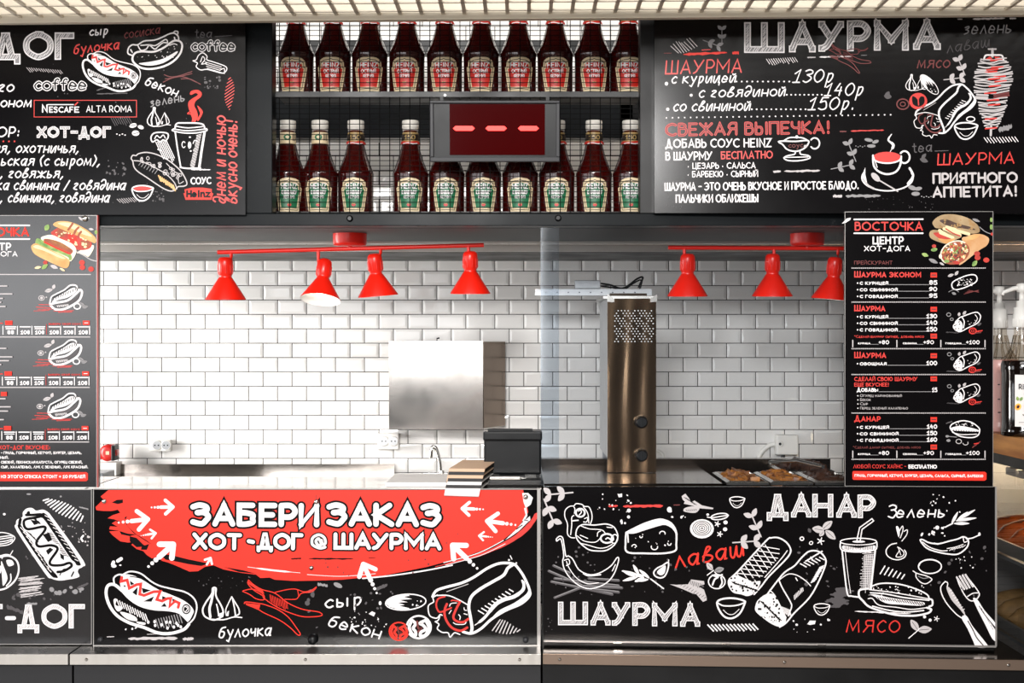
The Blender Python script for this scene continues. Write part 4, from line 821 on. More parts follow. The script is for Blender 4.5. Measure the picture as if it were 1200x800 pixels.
d = D(B1, z=.001, auto='ingredient_lettering'); d.t('сыр', 105, 41.5, 126, 40, 8.5, 1.5, shear=.2); d.t('булочка', 87, 63, 139, 57, 10, 1.6, 'print_red', .2); d.t('сосиска', 146, 45, 187, 39, 9, 1.2, 'print_maroon', .2); d.t('tea', 229, 44, 248, 44, 9, 1.1, 'print_dim'); d.line(251,43,272,41.5,1.2,'print_dim'); d.t('бекон', 170, 99, 206, 113, 10, 1.5, shear=.1); d.t('зелень', 177, 125, 216, 118, 9, 1.3, 'print_grey', .1); d.t('СОУС', 224, 215.5, 247, 215, 7.2, 1.5); d.done('ingredient_lettering')
d = D(B1, z=.001, auto='slogan_lettering'); d.t('днем и ночью', 264, 238, 264, 137, 13, 1.9, 'print_red', .15); d.t('вкусно очень!', 277.5, 238, 277.5, 142, 13, 1.9, 'print_red', .15); d.done('slogan_lettering')
d = D(B1, z=.001); d.s('40,117.5 160,117.5 160,137 40,137', .9, 'print_red', True, False); d.it('N', 49, 132, 56, 9.8, bold=.03); d.it('ESCAF', 57.5, 132, 86, 7.2, bold=.03); d.it('E', 87, 132, 93, 7.2, bold=.03); d.s('56,122.5 86,122.5', 1.1, sm=False); d.s('88,123 91,120', 1.5, 'print_red', sm=False); d.it('ALTA ROMA', 101, 131.5, 154.5, 8, bold=.0); d.done('coffee_brand_lettering')
hotdog_a(B1, (96.5-110*.078, 60-70*.078), 12.6, 1.0)
d = D(B1, (150, 10), 8, z=.002)
d.s('45,450 70,415 130,402 240,405 330,370 400,320 440,300 490,310 508,350 490,420 430,490 340,540 230,565 140,560 80,530 45,490', 18, c=True); d.s('40,440 0,420 5,370 40,340 90,340 150,305 250,295 330,265 380,240 430,230 470,260 475,300', 13); d.s('425,230 440,212 468,218 465,240', 10)
d.s('90,340 120,390 170,380 200,345 250,380 290,350 330,320 370,320 350,290 260,345 200,340 120,345', 11); d.f('100,515 200,500 330,470 460,400 440,440 330,510 200,535', sm=True)
d.dots(80,430,440,480,16,6,seed=2); d.dots(300,350,450,420,8,6,seed=3); d.s('25,385 40,410',12); d.s('435,270 440,290',12); d.s('390,345 430,330 460,340',8)
d.done('hot_dog_drawing')
d = D(B1, (150, 10), 8, z=.002); d.s('610,490 640,480 660,440 700,415 740,445 740,480 800,500 910,540 925,575 890,605 820,590 740,570 680,575 640,545 650,510', 9, c=True); d.s('680,500 700,450 720,480 690,520 740,510',8); d.h(720,500,740,560,4,150,45,6); d.s('860,580 900,560 905,590',7); d.done('celery_drawing')
d = D(B1, (150, 10), 8, z=.002)
for q in ('340,620 400,640 480,630 600,590', '330,690 420,650 520,640 640,690', '350,660 470,640 600,610', '500,660 580,660 680,710'): d.s(q, 8, 'print_maroon')
d.done('chili_drawing')
d = D(B1, (150, 90), 8, z=.002)
d.s('440,490 455,440 520,432 690,440 720,490', 14); d.s('425,490 420,505 520,525 640,525 735,505 735,485', 12, c=False); d.s('450,462 560,478 700,466', 10); d.s('425,488 560,505 730,488', 10); d.s('442,515 465,680 495,850', 13, sm=False); d.s('718,520 690,690 668,850', 22, sm=False); d.s('490,848 560,858 680,856', 14); d.line(590,868,775,870,14)
d.h(690,535,625,840,26,-45,14,5); d.ring(522,635,16,28,8,a0=40,a1=320); d.e(577,640,16,34); d.s('610,625 625,595 650,605',8); d.e(580,565,10,7); d.e(588,695,9,7)
d.done('coffee_cup_drawing')
d = D(B1, (150, 90), 8, z=.002); d.f('580,160 595,132 650,122 688,145 685,185 635,228 622,270 645,320 655,375 632,420 612,418 600,370 570,300 566,240 600,205 645,178 655,162 630,152 597,168', 'print_scarlet', True); d.f('650,268 695,312 698,348 660,412 648,395 676,348 664,310', 'print_scarlet', True); d.s('602,420 606,390 590,350 560,345 575,330', 10, 'print_scarlet'); d.done('steam_drawing')
garlic(B1, (181, 138), 13.5)
d = D(B1, (150, 90), 8, z=.002); d.s('230,610 215,570 240,530 300,520 370,530 375,570 350,600 330,590 300,610 270,590', 12, c=True); d.s('250,580 270,550 300,570 330,545 350,575', 9); d.h(260,610,360,600,7,80,170,8); d.s('280,680 310,690',10); d.done('celery_drawing')
d = D(B1, (150, 160), 8, z=.002); d.s('30,205 45,175 75,178 100,160 170,148 260,165 360,210 440,270 500,330 545,410 550,450 520,465 470,470 440,500 400,510 340,490 260,440 180,385 90,325 55,280 45,230', 11, 'print_silver', True); d.s('55,225 120,232 200,262 270,300 340,340 400,390 440,440 458,490', 9, 'print_silver')
rg = random.Random(5)
for i in range(26):
    t = rg.random(); d.ring(110+360*t+rg.uniform(-20,30), 180+190*t+rg.uniform(-25,40), rg.uniform(9,17), rg.uniform(8,15), 6, 'print_silver')
d.h(100,270,250,350,7,25,-35,6,'print_grey'); d.h(285,360,420,450,9,22,55,13,'bun'); d.s('470,390 480,440 520,420',7,'print_silver'); d.s('360,250 440,330 500,350',7,'print_silver'); d.done('hot_dog_drawing')
bowl(B1, (167, 226), 8.2, 'print_red')
d = D(B1, (150, 160), 8, z=.002); d.f('520,532 535,528 530,495 600,478 700,478 785,490 786,525 800,535 780,592 540,592', 'print_scarlet'); d.it('Heinz', 545, 572, 775, 72, 'print_black', .06); d.done('sauce_brand_lettering', 'red keystone emblem with black script')
d = D(B1, z=.0008); d.h(31,79,70,82,15,4,4.5,.55,'print_silver',.3); d.h(137,233,158,231,9,5,5,.6,'print_silver'); 
for i in range(11): t = i/10; wv = 5.5*math.sin(math.pi*(t*.9+.08)); d.s([(269-wv, 92+36*t+wv*.7), (269+wv, 92+36*t-wv*.7)], 1.0, 'print_red', sm=False)
d.dots(124,190,147,206,18,1.8,'print_dim',3); d.dots(178,222,193,236,18,1.6,'print_dim',4); d.dots(240,90,260,104,20,1.6,'print_dim',5); d.h(130,138,150,136,9,5,9,.7,'print_dim'); d.line(113,110,150,109,1.6,'print_dim'); d.line(113,106,128,101,2,'print_dim',4); d.dots(60,40,240,240,60,.8,'print_dim',9); d.e(156,147,4.5,2.6,'print_white',-15); d.e(165,149,3.6,2.2,'print_white',20); d.e(159,156,4.4,3.2); d.s('152,147 160,146',.7,'print_black'); d.s('156,157 163,155',.7,'print_black')
for i in range(4): d.e(137+3.2*i, 157+(i % 2)*1.2, .9, .7)
d.done('chalk_marks')

# ---- upper right board
B2 = Board('menu_board', 'black shawarma price board at upper right with a kebab spit drawing', 'menu board', (767, 12, 1222, 249.5, 2, 250), PLR, .012, 3.5995, 'board_black')
d = D(B2, z=.001)
for ch, a, b, y in (('Ш', 872, 919.5, 62), ('А', 924.5, 956, 61.3), ('У', 959, 989, 60.6), ('Р', 992.5, 1020, 60), ('М', 1024, 1065, 59.3), ('А', 1070, 1102.5, 58.4)): d.chalk(ch, a, y, b, 36, 8)
d.done('title_lettering')
d = D(B2, z=.001)
d.e(781, 98, 2, 2.2); d.t('с курицей', 787, 97.5, 861, 96, 10.5, 1.5, shear=.22); d.e(810, 111.5, 1.7, 1.7); d.t('с говядиной', 819, 114, 919, 112, 11, 1.5, shear=.22); d.e(782.5, 128, 1.9, 1.9); d.t('со свининой', 789, 130, 878, 129, 11, 1.5, shear=.22)
for a, b, y, n in ((863, 925, 95.5, 11), (922, 963, 111, 9), (881, 944, 128, 12)):
    for i in range(n): d.e(a+(b-a)*i/(n-1), y, 1.1, .9)
d.t('130р', 929, 96.5, 975, 96, 14.5, 1.5, shear=.3); d.t('140р', 966, 112, 1010, 111.5, 14, 1.5, shear=.3); d.t('150р.', 947, 128.5, 1000, 128, 14, 1.5, shear=.3)
for i in range(38): d.e(781+7.1*i, 138-3.6*i/37, .9, .9)
d.done('price_lettering')
d = D(B2, z=.001); d.t('ШАУРМА', 780, 86.5, 868.5, 84.5, 15, 1.7, 'print_red', .1); d.done('red_heading_lettering')
d = D(B2, z=.001); d.t('СВЕЖАЯ ВЫПЕЧКА!', 781, 158.5, 972, 155.5, 13, 2.9, 'print_red'); d.t('СВЕЖАЯ ВЫПЕЧКА!', 781, 158.5, 972, 155.5, 13, 1.2, 'print_maroon'); d.done('red_heading_lettering')
d = D(B2, z=.001, auto='text_lettering'); d.t('ДОБАВЬ СОУС HEINZ', 780.5, 172.7, 903.5, 171.7, 9.2, 1.6); d.t('В ШАУРМУ', 780.5, 187.3, 834, 186.8, 8.8, 1.6); d.t('БЕСПЛАТНО', 845.5, 186, 905, 185, 8, 1.5, 'print_red'); d.t('• ЦЕЗАРЬ • САЛЬСА', 806, 197.5, 885, 196.8, 6.4, 1.1); d.t('• БАРБЕКЮ • СЫРНЫЙ', 806, 207.3, 888, 206.6, 6.4, 1.1); d.t('ШАУРМА - ЭТО ОЧЕНЬ ВКУСНОЕ И ПРОСТОЕ БЛЮДО.', 779.5, 223, 1006, 221, 8.4, 1.5); d.t('ПАЛЬЧИКИ ОБЛИЖЕШЫ', 792.5, 237, 888, 236.2, 8.4, 1.5); d.done('text_lettering')
d = D(B2, z=.001); d.t('ШАУРМА', 1099, 193, 1188, 191, 12.5, 1.6, 'print_red', .08); d.done('red_heading_lettering')
d = D(B2, z=.001, auto='closing_lettering'); d.t('ПРИЯТНОГО', 1094, 214.3, 1191.5, 213, 10.6, 2.5, 'print_silver'); d.t('АППЕТИТА!', 1094, 230.5, 1191.5, 229, 10.6, 2.5, 'print_silver'); d.done('closing_lettering')
d = D(B2, z=.001, auto='ingredient_lettering'); d.t('мясо', 1075, 79.5, 1112, 79, 12, 1.5, 'print_maroon', .15); d.t('зелень', 1130, 40, 1184, 38, 12.5, 1.5, 'print_grey', .2); d.t('лаваш', 1110, 62, 1160, 54, 11, 1.1, 'print_dim', .2); d.t('tea', 1070, 178.5, 1092, 177, 10, 1.2, 'print_dim'); d.line(1095,177,1112,176.3,1.2,'print_dim'); d.done('ingredient_lettering')
chili_set(B2, (943, 41.5), 15.2, 'print_maroon', 15)
garlic(B2, (1068.5, 97.5), 16)
cucumber(B2, (1089, 99), 13, 52)
d = D(B2, z=.002); d.e(1076,118.5,10.6,9.8,'print_red'); d.f('1069,113 1073,114 1076,117 1079,113 1083,114 1083,121 1077,125 1070,122','print_black',True); d.s('1076,116 1076.5,123',1.4,'print_red'); d.ring(1058,122,7,6,1.6,'print_maroon'); d.ring(1058,122,3,2.5,1.2,'print_maroon'); d.done('tomato_drawing')
wrap_a(B2, (1057, 113), 12.6, -12, 1.0, 'print_maroon')
bowl(B2, (1132, 153), 7.6); d = D(B2, z=.002); d.ring(1137.5,139.5,4.8,2.8,1.2); d.done('onion_drawing')
d = D(B2, z=.002); cx = 1164; prof = [(63, 8), (66, 12), (70, 15), (76, 18), (84, 21), (92, 22.5), (100, 21.5), (110, 20), (120, 17.5), (130, 14.5), (140, 11), (148, 8), (151, 5)]
def kw(y):
    for (a, p), (b, q) in zip(prof, prof[1:]):
        if y <= b: return p+(q-p)*(y-a)/(b-a)
    return 5
d.s('1163,57.5 1163,66',3,'print_silver',sm=False); d.s('1158.5,57.5 1167,57.5',2,'print_silver',sm=False); d.s('1161.5,148 1161,158.5',2.6,'print_silver',sm=False); d.s('1153,70 1155,65 1161,64.5 1167,64.5 1174,65 1176,70',2); d.f('1155,69 1160,66 1164,70 1158,71','print_red'); d.f('1165,66 1172,67 1174,70 1168,71','print_red')
rg = random.Random(11); y = 69.5; i = 0
while y < 150:
    w_ = kw(y); c_ = cx-(y-70)*.02; col = 'print_red' if rg.random() < .5 else 'print_silver'
    a = -w_*rg.uniform(.92, 1.05); b = w_*rg.uniform(.9, 1.05)
    if 108 < y < 116: d.s([(c_+a, y), (c_+a*.3, y+1)], 2.2, 'print_silver'); d.s([(c_+2, y+1), (c_+b, y-2)], 2.4, 'print_maroon')
    else:
        d.s([(c_+a, y+rg.uniform(-1, 1)), (c_+a*.5, y+rg.uniform(-1, 2)), (c_, y+rg.uniform(-1, 2)), (c_+b*.5, y+rg.uniform(-1.5, 1)), (c_+b, y-1.5+rg.uniform(-1, 1))], 1.6, 'print_silver')
        if col == 'print_red': q = rg.uniform(-.3, .5)*w_; d.s([(c_+q-6, y+1.4), (c_+q+7, y+.4)], 1.8, 'print_red')
    y += 2.75
d.done('kebab_drawing')
d = D(B2, (900, 100), 5.333, z=.002); d.s('66,352 100,348 170,350 250,345 245,375 215,400 170,412 120,400 92,370', 9, c=True); d.s('100,345 130,328 165,325 215,328 250,345', 8); d.e(180,322,10,10); d.ring(292,362,30,34,9,a0=-140,a1=140); d.s('170,412 165,430 120,440 100,455 130,470 200,470 260,455 250,438 205,430 200,412', 8); d.s('100,450 250,447',6); d.t('соус', 130, 388, 218, 386, 26, 4, 'print_maroon'); d.e(235,380,12,9,'print_silver'); d.done('gravy_boat_drawing')
d = D(B2, z=.002); d.ring(1040,208,30,15.5,1.6,a=0,a0=-20,a1=200); d.s('1023,182 1024,194 1030,201 1040,204 1050,201 1055,193 1056,183',2.2); d.e(1039.5,184,16.2,6.2,'print_red'); d.ring(1039.5,184.5,16.4,6.6,1.8,a0=0,a1=180); d.ring(1060,184,6,7,2,a0=-140,a1=150); d.s('1043,178 1047,170 1041,164 1045,157',[.6,3,2,1.2]); d.e(1026,207.5,6.5,3.4,'print_silver',45); d.s('1030,211 1052,224',1.6,'print_silver'); d.s('1011,206 1016,216 1024,221',2.4,'print_silver'); d.f('1014,196 1010,206 1016,214 1014,204'); d.s('1066,197 1070,206 1064,215',2.6); d.s('1024,184 1028,196',1); d.done('coffee_cup_drawing')
d = D(B2, z=.0012, auto='herb_drawing'); d.sprig(824,47,842,54,2,8,4,'print_grey',1,40); d.sprig(846,51.5,846,33,2,7,4,'print_grey',1,45); d.sprig(974,198,998,193,2,8,4.6,'print_grey',1.1); d.sprig(1003,189,994,167,2,8,4.6,'print_grey',1.1); d.sprig(1106,93.5,1127,91,2,8,5,'print_silver',1); d.sprig(1131,88,1123,69,2,8,5,'print_silver',1); d.leaf(1078,186,20,10,5,'print_dim',None); d.leaf(1080,186,-50,8,4,'print_dim',None); d.leaf(1036,112,10,9,6,'print_dim',None); d.leaf(1038,114,-60,8,5,'print_dim',None); d.done('herb_drawing')
d = D(B2, z=.0008)
for i in range(8): t = i/7; d.s([(786+22*t, 54-6*t-3.5*math.sin(t*5)**2), (793+22*t+2, 62-6.5*t+1.5*math.sin(t*4))], 1.0, 'print_silver', sm=False)
d.line(801,63.7,852,61.5,3.6,'print_scarlet',2); d.line(858,62,866,61.7,4,'print_scarlet',3); d.line(778,62.4,787,62.2,1.4,'print_maroon'); d.line(822,58.7,833,58,1.4,'print_red'); d.h(898,69,931,67,13,4,6,.65,j=.3); d.line(946,67.3,956,67,2,'print_silver'); d.line(960,66.8,998,66,2.2); d.line(1009,64.8,1016,64.6,1,'print_grey'); d.line(1122,22.5,1128,22.3,1.6,'print_silver'); d.line(1140,22.4,1178,21.2,2.6); d.line(1183,21.6,1191,21.4,2.4)
d.line(984,154,992,153.8,2,'print_maroon'); d.line(997,153.4,1036,152.4,1.8,'print_red',5); d.line(906,201,915,200.6,3,'print_silver',6); d.line(919,200.6,961,199.8,3,'print_silver',7); d.line(976,229.6,987,229.4,4,'print_silver',8); d.line(991,229.4,1032,229.2,4,'print_grey',9); d.h(1153,161,1189,160,11,4.5,6,.9); d.line(1170,152,1186,148,7,'print_grey',10); d.dots(780,225,800,245,20,.7,'print_dim',3); d.dots(1010,230,1100,246,30,.7,'print_dim',4); d.e(1018,164,5,2,'print_grey',10); d.e(1026,166,4,2,'print_grey',-20); d.e(1021,171,5,2,'print_grey')
for i in range(5): d.e(1003+2.6*i, 171+(i % 2), .7, .6, 'print_grey')
d.e(1069,220,5,2.6,'print_grey',20); d.e(1076,221,4.6,2.2,'print_grey',-10); d.e(1073,227,5,2.4,'print_grey')
for i in range(5): d.e(1080+2.8*i, 230+(i % 2), .8, .7, 'print_grey')
d.done('chalk_marks')

# ---- left menu panel
B3 = Board('price_menu', 'tall black, reflection-hazed hot dog price menu on the left with a colour hot dog picture', 'menu', (-75, 252, 113.5, 571), PL0, .03, 3.5995, 'board_hazed', 'rail_light', .6)
m = MB(); q = [hit(u, v, PL0, .0305) for u, v in ((113.5, 571), (114.6, 571), (114.6, 252), (113.5, 252))]; m.hexa(q+[v+Vector((0, .012, 0)) for v in q], 'acrylic_edge'); m.done('acrylic_edge', B3.root)
bolts(B3, ((100, 256),), .008, 'steel_bright')
d = D(B3, z=.001); d.s('-74,264 34.5,264', 1.8, sm=False); d.s('-74,280 34.5,280', 1.8, sm=False); d.it('ВОСТОЧКА', -46, 277, 34, 10.8, 'print_scarlet', .03); d.it('ЦЕНТР', -24, 293.5, 13, 9.2, bold=.03); d.it('ХОТ-ДОГА', -34, 300.5, 20.5, 6.2, bold=.02); d.done('title_lettering')
d = D(B3, z=.0008)
for y in (321.5, 394.7, 453.8, 517.7): d.s([(-74, y), (106-(y-321)*.01, y)], 1.1, 'print_silver', sm=False)
for k_, y in ((0, 391.6), (1, 451), (2, 515)):
    s0 = -k_*.7
    for t_, a, b in (('88', 8.5, 16.5), ('108', 24, 35), ('108', 41, 52), ('108', 58, 69), ('108', 75, 86), ('108', 92, 103)):
        d.it(t_, a+s0, y, b+s0, 4.8, bold=.05); c_ = (a+b)/2+s0; d.s([(c_-6, y-8.8), (c_+6, y-8.8)], 1.3, sm=False)
        if a in (8.5, 41): d.s([(c_-5.5, y-6.6), (c_+5.5, y-6.6)], 1.1, sm=False)
    for x in (3.5, 20.5, 37.5, 71, 88, 105): d.s([(x+s0, y-9.5), (x+s0, y)], 1, sm=False)
    d.s([(54.5+s0, y-12), (54.5+s0, y)], .5, 'print_red', sm=False)
    d.it('выбери свой соус', 57+s0, y-11, 95+s0, 2.6, 'print_red', .03); d.f([(97+s0, y-16), (105+s0, y-16), (105+s0, y-11), (97+s0, y-11)], 'print_scarlet'); d.f([(6+s0, y-16), (14.5+s0, y-16), (14.5+s0, y-11), (6+s0, y-11)], 'print_scarlet'); d.s([(99+s0, y-13.4), (103+s0, y-13.4)], .8, 'print_white', sm=False)
    d.s([(-70, y-13), (3, y-13)], 1.2, 'print_red', sm=False)
for x, y in ((8, 335), (14, 344.3), (3, 349.5), (1, 354), (6, 359), (7, 408), (14, 418), (10, 422.5), (1, 427), (6, 467), (12, 476.5), (9, 481.5), (4, 491.5)): d.s([(-40, y), (x, y)], 1.4, 'print_silver', sm=False)
d.f('1,459 8,459 8,464 1,464', 'print_scarlet'); d.done('price_lettering')
d = D(B3, z=.001); d.it('ХОТ-ДОГ ВКУСНЕЕ:', -2, 526.5, 59, 5, 'print_red', .03)
for t_, a, b, y in (('- ГРИЛЬ, ГОРЧИЧНЫЙ, КЕТЧУП, БУРГЕР, ЦЕЗАРЬ,', 1, 96, 532), ('СЫРНЫЙ.', -9, 10.5, 537.5), ('СВЕЖИЙ, ПЕКИНСКАЯ КАПУСТА, ОГУРЕЦ СВЕЖИЙ,', 1, 97, 543), ('Ь, СЫР, ХАЛАПЕНЬО, ЛУК С ЗЕЛЕНЬЮ, ЛУК КРАСНЫЙ.', -4, 103.5, 548.6)): d.it(t_, a, y, b, 3.2, bold=.04)
d.done('text_lettering')
d = D(B3, z=.001); d.f('-74,553 101,553 103,554.5 103,562 101,563.6 -74,563.6', 'print_scarlet'); d.it('ИЗ ЭТОГО СПИСКА СТОИТ + 10 РУБЛЕЙ', 1, 560.2, 100, 4, bold=.04); d.done('red_banner')
d = D(B3, (0, 250), 10, z=.0015)
d.f('900,460 1000,400 1090,370 1095,420 1040,505 1000,490 950,470', 'crumb', True); d.f('600,240 640,190 700,170 820,220 960,280 1070,340 1050,410 940,430 850,400 740,320', 'tomato', True); d.f('660,190 740,165 800,200 760,260 690,280', 'sausage', True); d.f('800,240 890,270 900,340 830,340', 'print_scarlet', True); d.f('950,320 1050,330 1040,400 960,400', 'sausage', True); d.dots(640,190,1040,400,28,22,'crust',4); d.dots(660,190,1040,400,22,20,'tomato',5)
d.f('622,135 660,98 750,90 860,110 1000,180 1100,260 1128,310 1112,348 1050,325 950,275 850,240 700,175', 'bun', True); d.f('680,120 760,105 860,125 1000,200 1080,270 960,240 850,180', 'crust', True)
for q in ('850,120 830,150 800,190', '920,165 890,195 870,235', '950,215 930,240 920,260'): d.s(q, 26, 'sausage')
d.f('480,300 540,258 620,255 720,300 830,345 885,400 890,470 830,560 780,520 640,420', 'crumb', True); d.f('425,300 470,300 600,370 730,430 830,480 830,550 700,495 520,420 420,375', 'lettuce', True); d.f('420,350 520,395 700,470 800,515 790,545 700,510 520,435 420,380', 'crumb', True); d.f('510,310 560,298 700,335 840,420 850,455 810,480 700,430 560,362', 'sausage', True); d.s('520,335 620,385 740,440 820,470', 18, 'print_scarlet'); d.f('560,305 700,345 820,420 700,380', 'meat', True)
d.f('365,395 385,362 430,352 500,385 700,475 800,535 815,580 795,630 750,640 650,600 500,530 400,470', 'bun', True); d.f('390,385 440,370 520,405 700,490 770,530 700,520 520,440 420,410', 'crust', True)
d.s('900,450 980,490 1060,540 1135,560', 10, 'print_silver'); 
for x, y in ((960, 575), (965, 632), (1066, 652)): d.e(x, y, 34, 32, 'tomato'); d.ring(x, y, 18, 16, 6, 'print_scarlet')
d.leaf(490,650,-40,90,46,'lettuce',None); d.leaf(590,610,20,95,40,'print_silver',None); d.leaf(700,640,30,70,24,'crust',None); d.e(530,575,26,24,'tomato'); d.leaf(405,640,-10,80,30,'crust',None); d.leaf(530,200,-60,80,56,'lettuce',None); d.leaf(920,40,40,70,24,'print_silver',None); d.leaf(1040,180,10,60,26,'print_silver',None); d.e(1125,220,18,24,'lettuce')
d.done('hot_dog_picture', 'colour picture of two hot dogs')
for cx_, cy_ in ((74.5, 349), (73.5, 413.5), (72.5, 476)): hot_sketch(B3, (cx_-1, cy_+1), 10.5)

# ---- right menu panel
B4 = Board('price_menu', 'tall black shawarma price menu on the right with a colour wrap picture', 'menu', (990, 248, 1164, 569.5, 247.5, 570.5), PLR, .02, None, 'board_black', 'rail_light', .5)
d = D(B4, z=.001); d.s('1001,257 1081.5,256.7', 1.7, sm=False); d.s('1001,273.2 1081.5,273.2', 1.7, sm=False); d.it('ВОСТОЧКА', 1001.5, 270.3, 1081.5, 10.6, 'print_red', .02); d.it('ЦЕНТР', 1022.5, 286.3, 1059, 9.4, bold=.03); d.it('ХОТ-ДОГА', 1012.5, 294.3, 1066.5, 6.4, bold=.02); d.it('ПРЕЙСКУРАНТ', 1001, 310, 1046, 4.6, 'print_maroon', .01); d.done('title_lettering')
d = D(B4, z=.0008)
def dotted(y, x0_=998.5, x1_=1154.5):
    n = 88; z = d.lz()
    for i in range(n): x = x0_+(x1_-x0_)*i/(n-1); d.ribbon([(x-.6, y), (x+.6, y)], 1.3, 'print_silver', False, z, False)
def tagbox(y): d.f([(1090.5, y-5.6), (1098, y-5.6), (1098, y), (1090.5, y)], 'print_scarlet'); d.s([(1092, y-2.8), (1096.5, y-2.8)], 1.6, 'print_maroon', sm=False)
def row(t_, xe, y, pr, xs): d.e(1005, y-2, .9, .9); d.it(t_, 1007.5, y, xe, 4.4, bold=.04); d.s([(xe+1, y-.2), (xs-.5, y-.2)], .7, 'print_grey', sm=False); d.it(pr, xs, y, 1098.3, 5.4, bold=.04)
def adds(y):
    for x in (999.3, 1051, 1102.5, 1154.3): d.s([(x, y-4.6), (x, y+3)], 1.3, 'print_silver', sm=False)
    for t_, a, b, e, p in (('курица', 1005.5, 1020, 1029.5, '+80'), ('свинина', 1058, 1074.5, 1082, '+90'), ('говядина', 1108, 1127, 1132, '+100')):
        d.it(t_, a, y, b, 2.6, bold=.05); d.s([(b, y), (e, y)], .5, 'print_grey', sm=False); d.it(p, e, y, e+(12.5 if p != '+100' else 16), 4.8, bold=.03)
for y in (314, 353.8, 408.4, 438.7, 483.8, 538): dotted(y)
d.it('Шаурма эконом', 1001, 325, 1079.5, 7.6, 'print_red', .03); tagbox(325); row('с курицей', 1041, 333.6, '85', 1089); row('со свининой', 1052, 341.3, '90', 1089); row('с говядиной', 1052, 349.1, '95', 1089)
d.it('Шаурма', 1001, 364.6, 1037.5, 7.6, 'print_red', .03); tagbox(365); row('с курицей', 1041, 373, '130', 1085.5); row('со свининой', 1052, 380.6, '140', 1085.5); row('с говядиной', 1052, 388.3, '150', 1085.5); d.it('*Сделай шаурму сытнее, добавь мясо', 1001, 395.7, 1083, 3, 'print_red', .02); tagbox(396.5); adds(403.3)
d.it('Шаурма', 1001, 419.5, 1038.5, 7.6, 'print_red', .03); tagbox(419.5); row('овощная', 1039, 428, '100', 1085.5)
d.it('СДЕЛАЙ СВОЮ ШАУРМУ', 1001, 446.4, 1075, 5, 'print_red', .03); d.it('ЕЩЕ ВКУСНЕЕ!', 1001, 452.8, 1042, 4.6, 'print_red', .03); tagbox(446.5); d.it('Добавь:', 1004, 459, 1029.5, 5.4, bold=.03); d.s('1030,458.8 1091,458.8', .7, 'print_grey', sm=False); d.it('15', 1092, 459.3, 1098.3, 5.4, bold=.03)
for t_, xe, y in (('Огурец маринованный', 1057, 465), ('Бекон', 1020, 469.8), ('Сыр', 1017, 474.6), ('Перец зеленый халапеньо', 1064, 479.6)): d.e(1005.3, y-1.4, .7, .7); d.it(t_, 1008, y, xe, 3.3, 'print_silver', .0)
d.it('Данар', 1001, 493.8, 1032, 7.4, 'print_red', .03); tagbox(494.2); row('с курицей', 1042, 502.4, '140', 1086); row('со свининой', 1053, 510, '150', 1086); row('с говядиной', 1053, 517.6, '160', 1086); d.it('*Сделай данар сытнее, добавь мясо', 999.5, 525.4, 1079, 3, 'print_maroon', .02); tagbox(526.4); adds(533)
d.it('ЛЮБОЙ СОУС ХАЙНС -', 1000, 548.6, 1062, 4.6, 'print_red', .01); d.it('БЕСПЛАТНО', 1064.5, 549, 1098, 4.8, bold=.05); d.done('price_lettering')
d = D(B4, z=.001); d.f('1000,551.8 1154,552.6 1156,554 1156,561.4 1154,563 1000,562 999,560.6 999,553', 'print_scarlet'); d.it('ГРИЛЬ, ГОРЧИЧНЫЙ, КЕТЧУП, БУРГЕР, ЦЕЗАРЬ, САЛЬСА, СЫРНЫЙ, БАРБЕКЮ', 1001.5, 558.6, 1152.5, 3.3, bold=.04, y1=559.2); d.done('red_banner')
d = D(B4, (1075, 245), 9.6, z=.0015)
d.f('170,150 210,100 290,62 420,60 560,95 660,160 700,220 690,262 600,275 480,250 330,215 220,215 185,190', 'pita', True); d.f('250,130 330,115 450,160 600,200 650,235 500,215 350,190', 'meat_dark', True); d.dots(250,120,640,230,24,20,'pita_tan',3); d.f('135,270 170,235 260,240 400,275 500,305 430,345 330,388 230,365 150,325', 'pita', True); d.f('180,270 260,265 380,300 350,345 250,330', 'tomato', True)
for a, b, c_, e in ((260,265,400,320), (300,220,480,290), (420,235,580,280), (330,200,430,230), (250,240,330,290)): d.s([(a, b), (c_, e)], 34, 'crust', sm=False)
d.f('230,330 330,340 430,330 330,388', 'amber' if 0 else 'bun', True); d.s('320,220 400,270 480,300', 14, 'tomato')
d.f('500,335 560,305 640,280 720,282 790,312 808,350 780,410 700,460 600,540 510,610 470,620 560,480', 'wrap', True); d.f('540,330 620,290 700,285 660,330 560,350', 'bun', True)
d.e(425,490,170,128,'sausage',-22); d.ring(425,490,166,126,14,'crumb',-22,150,330)
for mm, n, sd in (('bun', 34, 1), ('tomato', 24, 2), ('crust', 20, 3), ('meat_dark', 22, 4), ('lettuce', 14, 5), ('paper_white', 6, 6)):
    rg = random.Random(sd)
    for _ in range(n):
        a, r_ = rg.uniform(0, 6.28), rg.random()**.5; u, v = 150*r_*math.cos(a), 110*r_*math.sin(a); d.e(425+u*.93+v*.37, 490-u*.37+v*.93, rg.uniform(9, 20), rg.uniform(6, 12), mm, rg.uniform(0, 180), 8)
d.e(440,600,40,20,'tomato',10); d.e(330,585,30,18,'lettuce'); d.e(260,530,18,26,'crumb')
for x, y in ((672, 500), (678, 545), (776, 572)): d.e(x, y, 34, 28, 'tomato')
d.e(188,415,24,20,'tomato'); d.e(190,455,36,20,'lettuce',-10); d.leaf(50,500,20,80,40,'lettuce',None); d.leaf(130,560,25,110,40,'print_grey',None); d.leaf(250,600,30,60,22,'print_silver',None); d.leaf(620,640,-50,80,46,'lettuce',None); d.leaf(620,110,20,90,30,'print_grey',None); d.e(832,120,14,26,'lettuce'); d.e(832,200,16,30,'lettuce'); d.s('700,200 760,250 830,280',9,'print_grey'); d.e(838,280,14,18,'tomato')
d.done('wrap_picture', 'colour picture of a cut shawarma wrap')
